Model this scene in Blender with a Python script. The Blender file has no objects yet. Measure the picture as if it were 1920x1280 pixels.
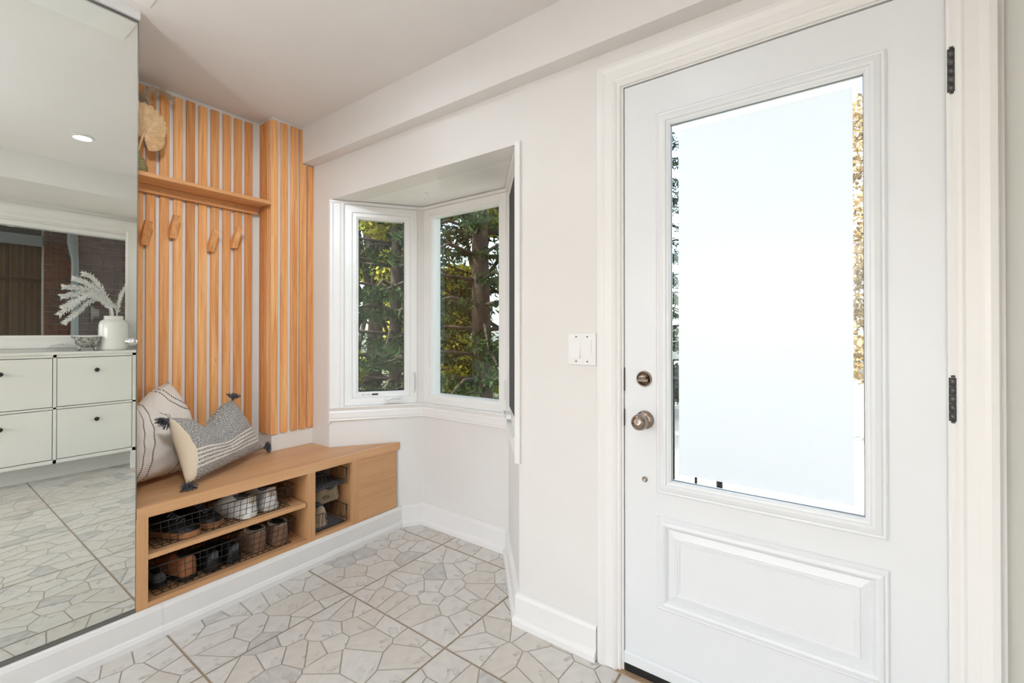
import bpy, bmesh, math, random
import numpy as np
from math import sin, cos, tan, pi, radians as R, sqrt, atan2
from mathutils import Vector, Matrix

random.seed(7)
C = bpy.context.scene.collection
SC = bpy.context.scene

# ------------------------------------------------------------------ camera
TH, PITCH, CAMH = R(54.5), 0.0055, 1.168
cam_d = bpy.data.cameras.new('camera')
cam_d.sensor_width = 36.0
cam_d.lens = 835.0 / 1920 * 36
cam_d.shift_y = -22.6 / 1920
cam_d.clip_start = 0.02
cam_d.clip_end = 300
cam = bpy.data.objects.new('camera', cam_d)
C.objects.link(cam)
cam.location = (0, 0, CAMH)
cam.rotation_euler = (pi / 2 + PITCH, 0, -TH)
SC.camera = cam

# ------------------------------------------------------------------ world, sun, daylight, exposure
W = bpy.data.worlds.new('world')
SC.world = W
W.use_nodes = True
wn = W.node_tree
for n in list(wn.nodes):
    wn.nodes.remove(n)
sky = wn.nodes.new('ShaderNodeTexSky')
sky.sky_type = 'NISHITA'
sky.sun_disc = False
sky.sun_elevation = R(46)
sky.sun_rotation = R(-60)
sky.air_density = 1.0
sky.dust_density = 2.0
bg = wn.nodes.new('ShaderNodeBackground')
bg.inputs['Strength'].default_value = 1.25
wo = wn.nodes.new('ShaderNodeOutputWorld')
hs = wn.nodes.new('ShaderNodeHueSaturation')
hs.inputs['Saturation'].default_value = 0.45
wn.links.new(sky.outputs[0], hs.inputs['Color'])
wn.links.new(hs.outputs[0], bg.inputs[0])
wn.links.new(bg.outputs[0], wo.inputs[0])


def lamp(name, kind, loc, rot, power, color=(1, 1, 1), size=None, size_y=None, parent=None):
    d = bpy.data.lights.new(name, kind)
    d.energy = power
    d.color = color
    if kind == 'AREA':
        if size_y:
            d.shape = 'RECTANGLE'; d.size = size; d.size_y = size_y
        else:
            d.shape = 'DISK'; d.size = size
    o = bpy.data.objects.new(name, d)
    C.objects.link(o)
    o.location = loc
    o.rotation_euler = rot
    if parent:
        o.parent = parent
    return o


sun = lamp('sun', 'SUN', (-10, 6, 14), (0, 0, 0), 20.0, (1.0, 0.93, 0.82))
sun.data.angle = R(1.0)
sun.rotation_euler = Vector((0.50, -0.36, -0.78)).to_track_quat('-Z', 'Y').to_euler()
# added soft fill lamp at a made-up window behind the camera's left shoulder
lamp('fill_daylight', 'AREA', (-3.26, 0.75, 1.35), (0, -pi / 2, 0), 8.0, (.755, .885, 1.0), 1.75, 2.6)
POT_POWER = 3.2
UPLIGHT_POWER = 29.0
SPOT_POWER = 115.0
SC.view_settings.view_transform = 'Standard'
SC.view_settings.look = 'None'
SC.view_settings.gamma = 1.0
SC.view_settings.use_curve_mapping = False
SC.view_settings.exposure = -0.55


# ------------------------------------------------------------------ materials
def srgb(r, g, b):
    def f(c):
        c /= 255.0
        return c / 12.92 if c <= 0.04045 else ((c + 0.055) / 1.055) ** 2.4
    return (f(r), f(g), f(b), 1.0)


class NT:
    """tiny node-tree helper"""
    def __init__(s, name):
        s.m = bpy.data.materials.new(name)
        s.m.use_nodes = True
        s.t = s.m.node_tree
        s.b = s.t.nodes['Principled BSDF']
        s.out = s.t.nodes['Material Output']

    def n(s, typ, **kw):
        nd = s.t.nodes.new(typ)
        for k, v in kw.items():
            if k in nd.inputs:
                nd.inputs[k].default_value = v
            else:
                setattr(nd, k, v)
        return nd

    def l(s, a, b):
        s.t.links.new(a, b)

    def math(s, op, a, b=None):
        nd = s.t.nodes.new('ShaderNodeMath'); nd.operation = op
        for i, x in enumerate((a, b)):
            if x is None:
                continue
            if isinstance(x, (int, float)):
                nd.inputs[i].default_value = x
            else:
                s.l(x, nd.inputs[i])
        return nd.outputs[0]

    def ramp(s, fac, stops, interp='LINEAR'):
        nd = s.t.nodes.new('ShaderNodeValToRGB')
        nd.color_ramp.interpolation = interp
        e = nd.color_ramp.elements
        while len(e) < len(stops):
            e.new(0.5)
        for el, (p, c) in zip(e, stops):
            el.position = p
            el.color = c if len(c) == 4 else (*c, 1)
        s.l(fac, nd.inputs[0])
        return nd.outputs[0]

    def mix(s, fac, a, b, blend='MIX'):
        nd = s.t.nodes.new('ShaderNodeMixRGB'); nd.blend_type = blend
        for i, x in ((0, fac), (1, a), (2, b)):
            if isinstance(x, (int, float)):
                nd.inputs[i].default_value = x
            elif isinstance(x, tuple):
                nd.inputs[i].default_value = x
            else:
                s.l(x, nd.inputs[i])
        return nd.outputs[0]

    def bump(s, height, strength=0.1, dist=0.01):
        nd = s.t.nodes.new('ShaderNodeBump')
        nd.inputs['Strength'].default_value = strength
        nd.inputs['Distance'].default_value = dist
        s.l(height, nd.inputs['Height'])
        s.l(nd.outputs[0], s.b.inputs['Normal'])


def plain(name, col, rough=0.5, metal=0.0, noise=0.0, nscale=30.0, bump=0.0, coat=0.0, spec=None, sheen=0.0):
    t = NT(name)
    b = t.b
    b.inputs['Roughness'].default_value = rough
    b.inputs['Metallic'].default_value = metal
    b.inputs['Coat Weight'].default_value = coat
    if spec is not None:
        b.inputs['Specular IOR Level'].default_value = spec
    if sheen:
        b.inputs['Sheen Weight'].default_value = sheen
    b.inputs['Base Color'].default_value = col
    if noise or bump:
        tc = t.n('ShaderNodeTexCoord')
        nz = t.n('ShaderNodeTexNoise', Scale=nscale, Detail=4.0)
        t.l(tc.outputs['Object'], nz.inputs['Vector'])
        if noise:
            lo = tuple(c * (1 - noise) for c in col[:3]) + (1,)
            hi = tuple(min(1, c * (1 + noise)) for c in col[:3]) + (1,)
            t.l(t.ramp(nz.outputs[0], [(0.3, lo), (0.7, hi)]), b.inputs['Base Color'])
        if bump:
            t.bump(nz.outputs[0], bump, 0.004)
    return t.m


def wood(name, dark, mid, light, axis='Z', rough=0.45, seed=0.0, vary=0.5):
    t = NT(name)
    b = t.b
    b.inputs['Roughness'].default_value = rough
    tc = t.n('ShaderNodeTexCoord')
    oi = t.n('ShaderNodeObjectInfo')
    off = t.n('ShaderNodeVectorMath', operation='SCALE')
    cmb = t.n('ShaderNodeCombineXYZ')
    t.l(oi.outputs['Random'], cmb.inputs[0]); t.l(oi.outputs['Random'], cmb.inputs[1]); t.l(oi.outputs['Random'], cmb.inputs[2])
    t.l(cmb.outputs[0], off.inputs[0]); off.inputs['Scale'].default_value = 17.0
    add = t.n('ShaderNodeVectorMath', operation='ADD')
    t.l(tc.outputs['Object'], add.inputs[0]); t.l(off.outputs[0], add.inputs[1])
    mp = t.n('ShaderNodeMapping')
    sc = {'X': (2.6, 60, 60), 'Y': (60, 2.6, 60), 'Z': (60, 60, 2.6)}[axis]
    mp.inputs['Scale'].default_value = sc
    t.l(add.outputs[0], mp.inputs['Vector'])
    nz = t.n('ShaderNodeTexNoise', Scale=1.0, Detail=6.0, Roughness=0.6, Distortion=0.8)
    t.l(mp.outputs[0], nz.inputs['Vector'])
    base = t.ramp(nz.outputs[0], [(0.28, dark), (0.5, mid), (0.74, light)])
    # broad blotches
    mp2 = t.n('ShaderNodeMapping')
    mp2.inputs['Scale'].default_value = tuple(s * 0.14 for s in sc)
    t.l(add.outputs[0], mp2.inputs['Vector'])
    nz2 = t.n('ShaderNodeTexNoise', Scale=1.0, Detail=2.0)
    t.l(mp2.outputs[0], nz2.inputs['Vector'])
    blot = t.ramp(nz2.outputs[0], [(0.35, (0.86, 0.80, 0.74, 1)), (0.65, (1.08, 1.06, 1.02, 1))])
    c1 = t.mix(0.8, base, blot, 'MULTIPLY')
    rnd = t.ramp(oi.outputs['Random'], [(0.0, (0.82, 0.72, 0.60, 1)), (0.5, (1.0, 0.97, 0.93, 1)), (1.0, (1.10, 1.14, 1.16, 1))])
    c2 = t.mix(vary, c1, rnd, 'MULTIPLY')
    # small knots and pin marks
    vor = t.n('ShaderNodeTexVoronoi', Scale=1.0)
    mp3 = t.n('ShaderNodeMapping')
    mp3.inputs['Scale'].default_value = tuple(s * (0.30 if s > 10 else 1.4) for s in sc)
    t.l(add.outputs[0], mp3.inputs['Vector']); t.l(mp3.outputs[0], vor.inputs['Vector'])
    kn = t.ramp(vor.outputs['Distance'], [(0.0, (1, 1, 1, 1)), (0.07, (0, 0, 0, 1))])
    c3 = t.mix(t.math('MULTIPLY', kn, 0.5), c2, srgb(120, 68, 34))
    t.l(c3, b.inputs['Base Color'])
    t.bump(nz.outputs[0], 0.06, 0.002)
    return t.m


M = {}
M['wall'] = plain('wall_paint_cream', srgb(235, 233, 230), 0.62, noise=0.015, nscale=3, bump=0.02)
M['ceil'] = plain('ceiling_paint', srgb(236, 233, 231), 0.8, noise=0.02, nscale=2, bump=0.03)
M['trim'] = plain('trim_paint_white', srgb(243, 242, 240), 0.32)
M['door'] = plain('door_paint_white', srgb(236, 239, 241), 0.34, noise=0.008, nscale=6)
M['vinyl'] = plain('window_vinyl', srgb(242, 242, 241), 0.28)
M['grey_wall'] = plain('side_wall_paint', srgb(224, 223, 214), 0.6, noise=0.015, nscale=3)
M['slat'] = wood('slat_wood', srgb(216, 144, 84), srgb(238, 174, 112), srgb(248, 200, 144), 'Z', 0.42, vary=0.95)
M['shelfwood'] = wood('shelf_wood', srgb(204, 140, 86), srgb(226, 166, 110), srgb(240, 188, 134), 'X', 0.42, vary=0.2)
M['bench'] = wood('bench_wood', srgb(207, 158, 112), srgb(214, 167, 122), srgb(221, 177, 133), 'X', 0.40, vary=0.12)
M['benchv'] = wood('bench_wood_upright', srgb(208, 159, 112), srgb(216, 169, 122), srgb(223, 179, 134), 'Z', 0.40, vary=0.12)
M['wire'] = plain('black_wire', srgb(66, 64, 62), 0.38, metal=0.7)
M['chrome'] = plain('chrome', srgb(205, 205, 208), 0.12, metal=1.0)
M['nickel'] = plain('polished_nickel', srgb(158, 145, 134), 0.14, metal=1.0)
M['hinge'] = plain('hinge_pewter', srgb(92, 92, 92), 0.38, metal=0.8)
M['black'] = plain('black_rubber', srgb(24, 24, 25), 0.55)
M['dark'] = plain('dark_recess', srgb(20, 18, 18), 0.8)
M['screw'] = plain('screw_steel', srgb(214, 212, 205), 0.25, metal=0.8)
M['mirror_edge'] = plain('mirror_rail', srgb(128, 128, 124), 0.35, metal=0.7)
M['cabinet'] = plain('cabinet_paint', srgb(236, 236, 230), 0.35)
M['knobdark'] = plain('dark_bronze', srgb(58, 56, 54), 0.35, metal=0.6)
M['ceramic'] = plain('glazed_ceramic', srgb(238, 238, 234), 0.2, coat=0.4)
M['whiteplant'] = plain('white_sprig', srgb(244, 244, 242), 0.6)
M['canvas'] = plain('canvas_beige', srgb(176, 156, 132), 0.85, noise=0.1, nscale=90, bump=0.1)
M['canvas2'] = plain('rubber_beige', srgb(190, 174, 152), 0.6)
M['whiteleather'] = plain('white_leather', srgb(232, 230, 228), 0.4, bump=0.04, nscale=60)
M['whitesole'] = plain('white_sole', srgb(222, 220, 214), 0.5)
M['gum'] = plain('gum_sole', srgb(160, 112, 74), 0.5)
M['blackleather'] = plain('black_leather', srgb(30, 31, 36), 0.42, bump=0.05, nscale=80)
M['greysuede'] = plain('grey_suede', srgb(92, 94, 102), 0.8, noise=0.12, nscale=80)
M['tan'] = plain('tan_leather', srgb(170, 112, 76), 0.45, noise=0.08, nscale=40)
M['mocc'] = plain('brown_moccasin', srgb(142, 108, 82), 0.9, noise=0.16, nscale=120, bump=0.25, sheen=0.3)
M['liner'] = plain('slate_liner', srgb(112, 114, 122), 0.85, noise=0.08, nscale=60)
M['bead'] = plain('silver_bead', srgb(190, 186, 182), 0.35, metal=0.4)
M['tassel'] = plain('tassel_yarn', srgb(74, 77, 84), 0.9, noise=0.5, nscale=160, sheen=0.3)
M['thread'] = plain('black_thread', srgb(40, 38, 40), 0.9)
M['palm'] = plain('dried_palm', srgb(240, 206, 162), 0.75, noise=0.12, nscale=50)
M['pampas'] = plain('pampas_plume', srgb(232, 212, 184), 0.9, noise=0.15, nscale=80)
M['brick'] = plain('brick_red', srgb(100, 72, 70), 0.85, noise=0.22, nscale=14, bump=0.3)
M['mortar'] = plain('mortar', srgb(150, 142, 136), 0.9, noise=0.1)
M['backdrop'] = plain('dark_board', srgb(74, 68, 62), 0.8, noise=0.2, nscale=8)  # dark boards that replace screen and slat reflections in the glass
M['deck'] = plain('deck_paint', srgb(66, 66, 66), 0.7, noise=0.1)
M['spout'] = plain('downspout_grey', srgb(150, 155, 164), 0.4)
M['bark'] = plain('bark', srgb(66, 54, 46), 0.9, noise=0.3, nscale=14, bump=0.6)
M['grass'] = plain('grass', srgb(84, 92, 58), 0.9, noise=0.3, nscale=3)
M['asphalt'] = plain('asphalt', srgb(138, 138, 140), 0.9, noise=0.1, nscale=8)
M['concrete'] = plain('concrete', srgb(190, 186, 178), 0.85, noise=0.08, nscale=6)
M['carpaint'] = plain('car_paint', srgb(88, 98, 112), 0.25, coat=0.8)
M['carglass'] = plain('car_window', srgb(30, 36, 42), 0.08)
M['siding'] = plain('outer_wall', srgb(188, 180, 170), 0.8)
M['roofing'] = plain('roofing', srgb(90, 84, 80), 0.9, noise=0.15)
M['grout'] = plain('grout_brown', srgb(176, 148, 118), 0.9, noise=0.1, nscale=40)
M['tilebed'] = plain('tile_joint_print', srgb(170, 160, 148), 0.32, noise=0.06, nscale=40)
M['backing'] = plain('slat_backing', srgb(240, 236, 230), 0.6)
M['sticker'] = plain('sticker_white', srgb(246, 246, 244), 0.4)
M['ink'] = plain('ink_black', srgb(30, 30, 32), 0.5)
M['olive'] = plain('green_glaze', srgb(160, 152, 104), 0.3, coat=0.3)


def stone_mat(name, base, vein, grey):
    t = NT(name)
    b = t.b
    b.inputs['Roughness'].default_value = 0.24
    tc = t.n('ShaderNodeTexCoord')
    oi = t.n('ShaderNodeObjectInfo')
    rot = t.n('ShaderNodeVectorRotate', rotation_type='Z_AXIS')
    t.l(tc.outputs['Object'], rot.inputs['Vector'])
    t.l(t.math('MULTIPLY', oi.outputs['Random'], 6.3), rot.inputs['Angle'])
    mp = t.n('ShaderNodeMapping'); mp.inputs['Scale'].default_value = (5, 15, 5)
    t.l(rot.outputs[0], mp.inputs['Vector'])
    nz = t.n('ShaderNodeTexNoise', Scale=1.0, Detail=7.0, Roughness=0.62, Distortion=1.6)
    t.l(mp.outputs[0], nz.inputs['Vector'])
    v = t.math('ABSOLUTE', t.math('SUBTRACT', nz.outputs[0], 0.5))
    cloud = t.ramp(nz.outputs[0], [(0.35, base), (0.75, grey)])
    vn = t.ramp(v, [(0.0, (1, 1, 1, 1)), (0.012, (0, 0, 0, 1))])
    nz2 = t.n('ShaderNodeTexNoise', Scale=9.0, Detail=2.0)
    t.l(tc.outputs['Object'], nz2.inputs['Vector'])
    vmask = t.ramp(nz2.outputs[0], [(0.56, (0, 0, 0, 1)), (0.64, (1, 1, 1, 1))])
    fac = t.math('MULTIPLY', t.math('MULTIPLY', vn, vmask), 0.75)
    t.l(t.mix(fac, cloud, vein), b.inputs['Base Color'])
    return t.m


M['stone_w'] = stone_mat('marble_white', srgb(226, 222, 215), srgb(120, 114, 108), srgb(208, 205, 200))
M['stone_b'] = stone_mat('marble_beige', srgb(221, 215, 206), srgb(130, 122, 114), srgb(208, 202, 194))
M['stone_g'] = stone_mat('marble_grey', srgb(214, 211, 206), srgb(150, 147, 144), srgb(176, 174, 171))


def glass_mat(name, ior=1.5, tint=(1, 1, 1, 1), rough=0.0):
    t = NT(name)
    t.t.nodes.remove(t.b)
    tr = t.n('ShaderNodeBsdfTransparent'); tr.inputs[0].default_value = tint
    gl = t.n('ShaderNodeBsdfGlossy'); gl.inputs['Roughness'].default_value = rough
    fr = t.n('ShaderNodeFresnel', IOR=ior)
    mx = t.n('ShaderNodeMixShader')
    ge = t.n('ShaderNodeNewGeometry')
    fac = t.math('MULTIPLY', fr.outputs[0], t.math('SUBTRACT', 1.0, ge.outputs['Backfacing']))
    t.l(fac, mx.inputs[0]); t.l(tr.outputs[0], mx.inputs[1]); t.l(gl.outputs[0], mx.inputs[2])
    t.l(mx.outputs[0], t.out.inputs[0])
    return t.m


M['glass'] = glass_mat('window_glass', 1.75, (0.86, 0.9, 0.88, 1))
M['clearglass'] = glass_mat('bevelled_glass', 1.5, (0.96, 0.98, 0.98, 1))
M['screencloth'] = plain('insect_screen_cloth', srgb(70, 72, 76), 0.8)
M['screen'] = glass_mat('insect_screen_glass', 1.5, (0.22, 0.22, 0.22, 1), 0.2)


def frosted():
    t = NT('frosted_glass')
    t.t.nodes.remove(t.b)
    tl = t.n('ShaderNodeBsdfTranslucent'); tl.inputs[0].default_value = (0.93, 0.95, 0.955, 1)
    df = t.n('ShaderNodeBsdfDiffuse'); df.inputs[0].default_value = (0.86, 0.88, 0.88, 1)
    m1 = t.n('ShaderNodeMixShader'); m1.inputs[0].default_value = 0.28
    gl = t.n('ShaderNodeBsdfGlossy'); gl.inputs['Roughness'].default_value = 0.25
    fr = t.n('ShaderNodeFresnel', IOR=1.45)
    m2 = t.n('ShaderNodeMixShader')
    t.l(tl.outputs[0], m1.inputs[1]); t.l(df.outputs[0], m1.inputs[2])
    t.l(fr.outputs[0], m2.inputs[0]); t.l(m1.outputs[0], m2.inputs[1]); t.l(gl.outputs[0], m2.inputs[2])
    # the far side of the sheet lets the light straight in: one scattering layer only
    ge = t.n('ShaderNodeNewGeometry'); tr = t.n('ShaderNodeBsdfTransparent')
    m3 = t.n('ShaderNodeMixShader')
    t.l(ge.outputs['Backfacing'], m3.inputs[0]); t.l(m2.outputs[0], m3.inputs[1]); t.l(tr.outputs[0], m3.inputs[2])
    t.l(m3.outputs[0], t.out.inputs[0])
    return t.m


M['frost'] = frosted()


def mirror_mat():
    t = NT('mirror_silver')
    t.t.nodes.remove(t.b)
    gl = t.n('ShaderNodeBsdfGlossy'); gl.inputs['Roughness'].default_value = 0.0
    gl.inputs[0].default_value = (0.86, 0.885, 0.85, 1)
    t.l(gl.outputs[0], t.out.inputs[0])
    return t.m


M['mirror'] = mirror_mat()


def leaf_mat(name, c1, c2, trans):
    t = NT(name)
    t.t.nodes.remove(t.b)
    g = t.n('ShaderNodeNewGeometry')
    col = t.ramp(g.outputs['Random Per Island'], [(0.0, c1), (1.0, c2)])
    df = t.n('ShaderNodeBsdfDiffuse'); tl = t.n('ShaderNodeBsdfTranslucent')
    t.l(col, df.inputs[0]); t.l(col, tl.inputs[0])
    mx = t.n('ShaderNodeMixShader'); mx.inputs[0].default_value = trans
    t.l(df.outputs[0], mx.inputs[1]); t.l(tl.outputs[0], mx.inputs[2])
    t.l(mx.outputs[0], t.out.inputs[0])
    return t.m


M['needle'] = leaf_mat('conifer_needles', srgb(30, 44, 32), srgb(64, 80, 50), 0.25)
M['leaf_y'] = leaf_mat('yellow_leaves', srgb(140, 152, 52), srgb(250, 234, 124), 0.55)
M['leaf_o'] = leaf_mat('autumn_leaves', srgb(128, 108, 84), srgb(214, 190, 146), 0.4)


def emit(name, col, st):
    t = NT(name)
    t.t.nodes.remove(t.b)
    e = t.n('ShaderNodeEmission'); e.inputs[0].default_value = col; e.inputs[1].default_value = st
    t.l(e.outputs[0], t.out.inputs[0])
    return t.m


M['lens'] = emit('lit_lens', (1.0, 0.93, 0.84, 1), 6.0)


# --- pillow fabrics (printed / woven patterns in UV space)
def pillow_grey():
    t = NT('woven_grey_fabric')
    b = t.b; b.inputs['Roughness'].default_value = 0.95; b.inputs['Sheen Weight'].default_value = 0.2
    uv = t.n('ShaderNodeUVMap'); sp = t.n('ShaderNodeSeparateXYZ')
    t.l(uv.outputs[0], sp.inputs[0])
    u, v = sp.outputs[0], sp.outputs[1]
    mp = t.n('ShaderNodeMapping'); mp.inputs['Scale'].default_value = (95, 60, 1)
    t.l(uv.outputs[0], mp.inputs['Vector'])
    nz = t.n('ShaderNodeTexNoise', Scale=1.0, Detail=3.0, Roughness=0.8)
    t.l(mp.outputs[0], nz.inputs['Vector'])
    mel = t.ramp(nz.outputs[0], [(0.36, srgb(64, 62, 60)), (0.5, srgb(146, 142, 138)), (0.62, srgb(228, 222, 214))])
    cream = srgb(226, 216, 200)
    # five cream stripes between v = .17 and .47
    ph = t.math('FRACT', t.math('MULTIPLY', t.math('SUBTRACT', v, 0.175), 1 / 0.062))
    st = t.math('LESS_THAN', ph, 0.42)
    st = t.math('MULTIPLY', st, t.math('GREATER_THAN', v, 0.175))
    st = t.math('MULTIPLY', st, t.math('LESS_THAN', v, 0.175 + 0.062 * 5 - 0.02))
    c = t.mix(st, mel, cream)
    # plain cream backing wraps round the left end seam
    wr = t.math('LESS_THAN', u, t.math('SUBTRACT', 0.085, t.math('MULTIPLY', t.math('ABSOLUTE', t.math('SUBTRACT', v, 0.4)), 0.09)))
    c = t.mix(wr, c, srgb(228, 210, 182))
    t.l(c, b.inputs['Base Color'])
    t.bump(nz.outputs[0], 0.35, 0.004)
    return t.m


def pillow_cream():
    t = NT('cream_linen_stitched')
    b = t.b; b.inputs['Roughness'].default_value = 0.95
    uv = t.n('ShaderNodeUVMap'); sp = t.n('ShaderNodeSeparateXYZ')
    t.l(uv.outputs[0], sp.inputs[0])
    u, v = sp.outputs[0], sp.outputs[1]
    mp = t.n('ShaderNodeMapping'); mp.inputs['Scale'].default_value = (60, 160, 1)
    t.l(uv.outputs[0], mp.inputs['Vector'])
    nz = t.n('ShaderNodeTexNoise', Scale=1.0, Detail=3.0)
    t.l(mp.outputs[0], nz.inputs['Vector'])
    base = t.ramp(nz.outputs[0], [(0.3, srgb(222, 209, 196)), (0.7, srgb(240, 231, 220))])
    lines = None

    def add(x):
        nonlocal lines
        lines = x if lines is None else t.math('MAXIMUM', lines, x)
    dash_v = t.math('LESS_THAN', t.math('FRACT', t.math('MULTIPLY', v, 46)), 0.62)
    for uu in (0.30, 0.40):
        ln = t.math('LESS_THAN', t.math('ABSOLUTE', t.math('SUBTRACT', u, uu)), 0.0075)
        add(t.math('MULTIPLY', ln, dash_v))
    low = t.math('LESS_THAN', v, 0.52)
    for uu in (0.80, 0.90):
        ln = t.math('LESS_THAN', t.math('ABSOLUTE', t.math('SUBTRACT', t.math('SUBTRACT', u, uu), t.math('MULTIPLY', t.math('SUBTRACT', v, 0.5), 0.16))), 0.0075)
        add(t.math('MULTIPLY', t.math('MULTIPLY', ln, dash_v), low))
    # stitch rows that curve round the raised corner
    du = t.math('SUBTRACT', 1.02, u); dv = t.math('SUBTRACT', 1.02, v)
    rr = t.math('SQRT', t.math('ADD', t.math('MULTIPLY', du, du), t.math('MULTIPLY', dv, dv)))
    dash_d = t.math('LESS_THAN', t.math('FRACT', t.math('MULTIPLY', t.math('SUBTRACT', u, v), 30)), 0.62)
    up = t.math('GREATER_THAN', v, 0.55)
    for q in (0.30, 0.37):
        ln = t.math('LESS_THAN', t.math('ABSOLUTE', t.math('SUBTRACT', rr, q)), 0.009)
        add(t.math('MULTIPLY', t.math('MULTIPLY', ln, dash_d), up))
    c = t.mix(lines, base, srgb(34, 32, 34))
    t.l(c, b.inputs['Base Color'])
    t.bump(nz.outputs[0], 0.15, 0.003)
    return t.m


M['pgrey'] = pillow_grey()
M['pcream'] = pillow_cream()


def bowl_mat():
    t = NT('mottled_stone')
    t.b.inputs['Roughness'].default_value = 0.8
    tc = t.n('ShaderNodeTexCoord')
    nz = t.n('ShaderNodeTexNoise', Scale=45.0, Detail=6.0, Roughness=0.75)
    t.l(tc.outputs['Object'], nz.inputs['Vector'])
    t.l(t.ramp(nz.outputs[0], [(0.38, srgb(70, 70, 66)), (0.5, srgb(150, 148, 142)), (0.62, srgb(206, 204, 198))]), t.b.inputs['Base Color'])
    t.bump(nz.outputs[0], 0.5, 0.004)
    return t.m


M['mottled'] = bowl_mat()


# ------------------------------------------------------------------ mesh helpers
class MB:
    def __init__(s):
        s.v = []; s.f = []; s.mi = []; s.sm = []

    def add(s, vs, fs, mi=0, smooth=False):
        o = len(s.v)
        s.v += [tuple(p) for p in vs]
        for f in fs:
            s.f.append(tuple(i + o for i in f)); s.mi.append(mi); s.sm.append(smooth)

    def box(s, a, b, bev=0.0, mi=0, T=None):
        x0, x1 = sorted((a[0], b[0])); y0, y1 = sorted((a[1], b[1])); z0, z1 = sorted((a[2], b[2]))
        if bev <= 0:
            vs = [(x, y, z) for x in (x0, x1) for y in (y0, y1) for z in (z0, z1)]
            fs = [(0, 1, 3, 2), (4, 6, 7, 5), (0, 4, 5, 1), (2, 3, 7, 6), (0, 2, 6, 4), (1, 5, 7, 3)]
        else:
            bm = bmesh.new()
            bmesh.ops.create_cube(bm, size=1)
            for v in bm.verts:
                v.co = Vector(((x0 + x1) / 2 + v.co.x * (x1 - x0), (y0 + y1) / 2 + v.co.y * (y1 - y0), (z0 + z1) / 2 + v.co.z * (z1 - z0)))
            bmesh.ops.bevel(bm, geom=list(bm.edges), offset=bev, segments=1, affect='EDGES', profile=0.5)
            bm.verts.index_update()
            vs = [tuple(v.co) for v in bm.verts]; fs = [tuple(v.index for v in f.verts) for f in bm.faces]
            bm.free()
        if T:
            vs = [T(*p) for p in vs]
        s.add(vs, fs, mi)
        return s

    def prism(s, poly, z0, z1, mi=0, T=None):
        n = len(poly)
        ar = sum(poly[i][0] * poly[(i + 1) % n][1] - poly[(i + 1) % n][0] * poly[i][1] for i in range(n))
        if ar < 0:
            poly = poly[::-1]
        vs = [(p[0], p[1], z0) for p in poly] + [(p[0], p[1], z1) for p in poly]
        fs = [tuple(range(n - 1, -1, -1)), tuple(range(n, 2 * n))]
        fs += [(i, (i + 1) % n, n + (i + 1) % n, n + i) for i in range(n)]
        if T:
            vs = [T(*p) for p in vs]
        s.add(vs, fs, mi)
        return s

    def tube(s, pts, r, seg=8, mi=0, caps=True, closed=False):
        pts = [Vector(p) for p in pts]; n = len(pts)
        rs = r if isinstance(r, (list, tuple)) else [r] * n
        vs = []; prev = None
        for i, p in enumerate(pts):
            if closed:
                d = pts[(i + 1) % n] - pts[i - 1]
            else:
                d = pts[min(i + 1, n - 1)] - pts[max(i - 1, 0)]
            d.normalize()
            if prev is None:
                up = Vector((0, 0, 1)) if abs(d.z) < 0.9 else Vector((1, 0, 0))
            else:
                up = prev
            a = d.cross(up).normalized(); b = a.cross(d).normalized(); prev = b
            for k in range(seg):
                t = 2 * pi * k / seg
                vs.append(p + (a * cos(t) + b * sin(t)) * rs[i])
        fs = []
        for i in range(n if closed else n - 1):
            j = (i + 1) % n
            for k in range(seg):
                k2 = (k + 1) % seg
                fs.append((i * seg + k, i * seg + k2, j * seg + k2, j * seg + k))
        if caps and not closed:
            fs.append(tuple(range(seg - 1, -1, -1))); fs.append(tuple((n - 1) * seg + k for k in range(seg)))
        s.add(vs, fs, mi, seg > 4)
        return s

    def lathe(s, prof, seg=32, T=None, mi=0, smooth=True):
        """prof: list of (r, h); axis local z"""
        vs = []; fs = []; n = len(prof)
        for (r, hh) in prof:
            for k in range(seg):
                t = 2 * pi * k / seg
                vs.append((r * cos(t), r * sin(t), hh))
        for i in range(n - 1):
            for k in range(seg):
                k2 = (k + 1) % seg
                fs.append((i * seg + k, i * seg + k2, (i + 1) * seg + k2, (i + 1) * seg + k))
        fs.append(tuple(range(seg - 1, -1, -1))); fs.append(tuple((n - 1) * seg + k for k in range(seg)))
        if T:
            vs = [T(*p) for p in vs]
        s.add(vs, fs, mi, smooth)
        return s

    def sweep(s, path, prof, T, closed=False, mi=0):
        """path: 2-D polyline; prof: closed list of (d, n): d = offset to the left of travel, n = out of plane."""
        n = len(path); P = [Vector(p) for p in path]; rings = []
        for i in range(n):
            ds = []
            if closed or i > 0:
                ds.append((P[i] - P[i - 1]).normalized())
            if closed or i < n - 1:
                ds.append((P[(i + 1) % n] - P[i]).normalized())
            nl = [Vector((-d.y, d.x)) for d in ds]
            if len(nl) == 2:
                m = nl[0] + nl[1]; m = m / max(1e-6, m.dot(nl[0]))
            else:
                m = nl[0]
            rings.append([T(P[i].x + m.x * d, P[i].y + m.y * d, nn) for d, nn in prof])
        k = len(prof)
        vs = [p for r in rings for p in r]; fs = []
        for i in range(n if closed else n - 1):
            j = (i + 1) % n
            for a in range(k):
                b = (a + 1) % k
                fs.append((i * k + a, i * k + b, j * k + b, j * k + a))
        if not closed:
            fs.append(tuple(range(k - 1, -1, -1))); fs.append(tuple((n - 1) * k + a for a in range(k)))
        s.add(vs, fs, mi)
        return s

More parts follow.
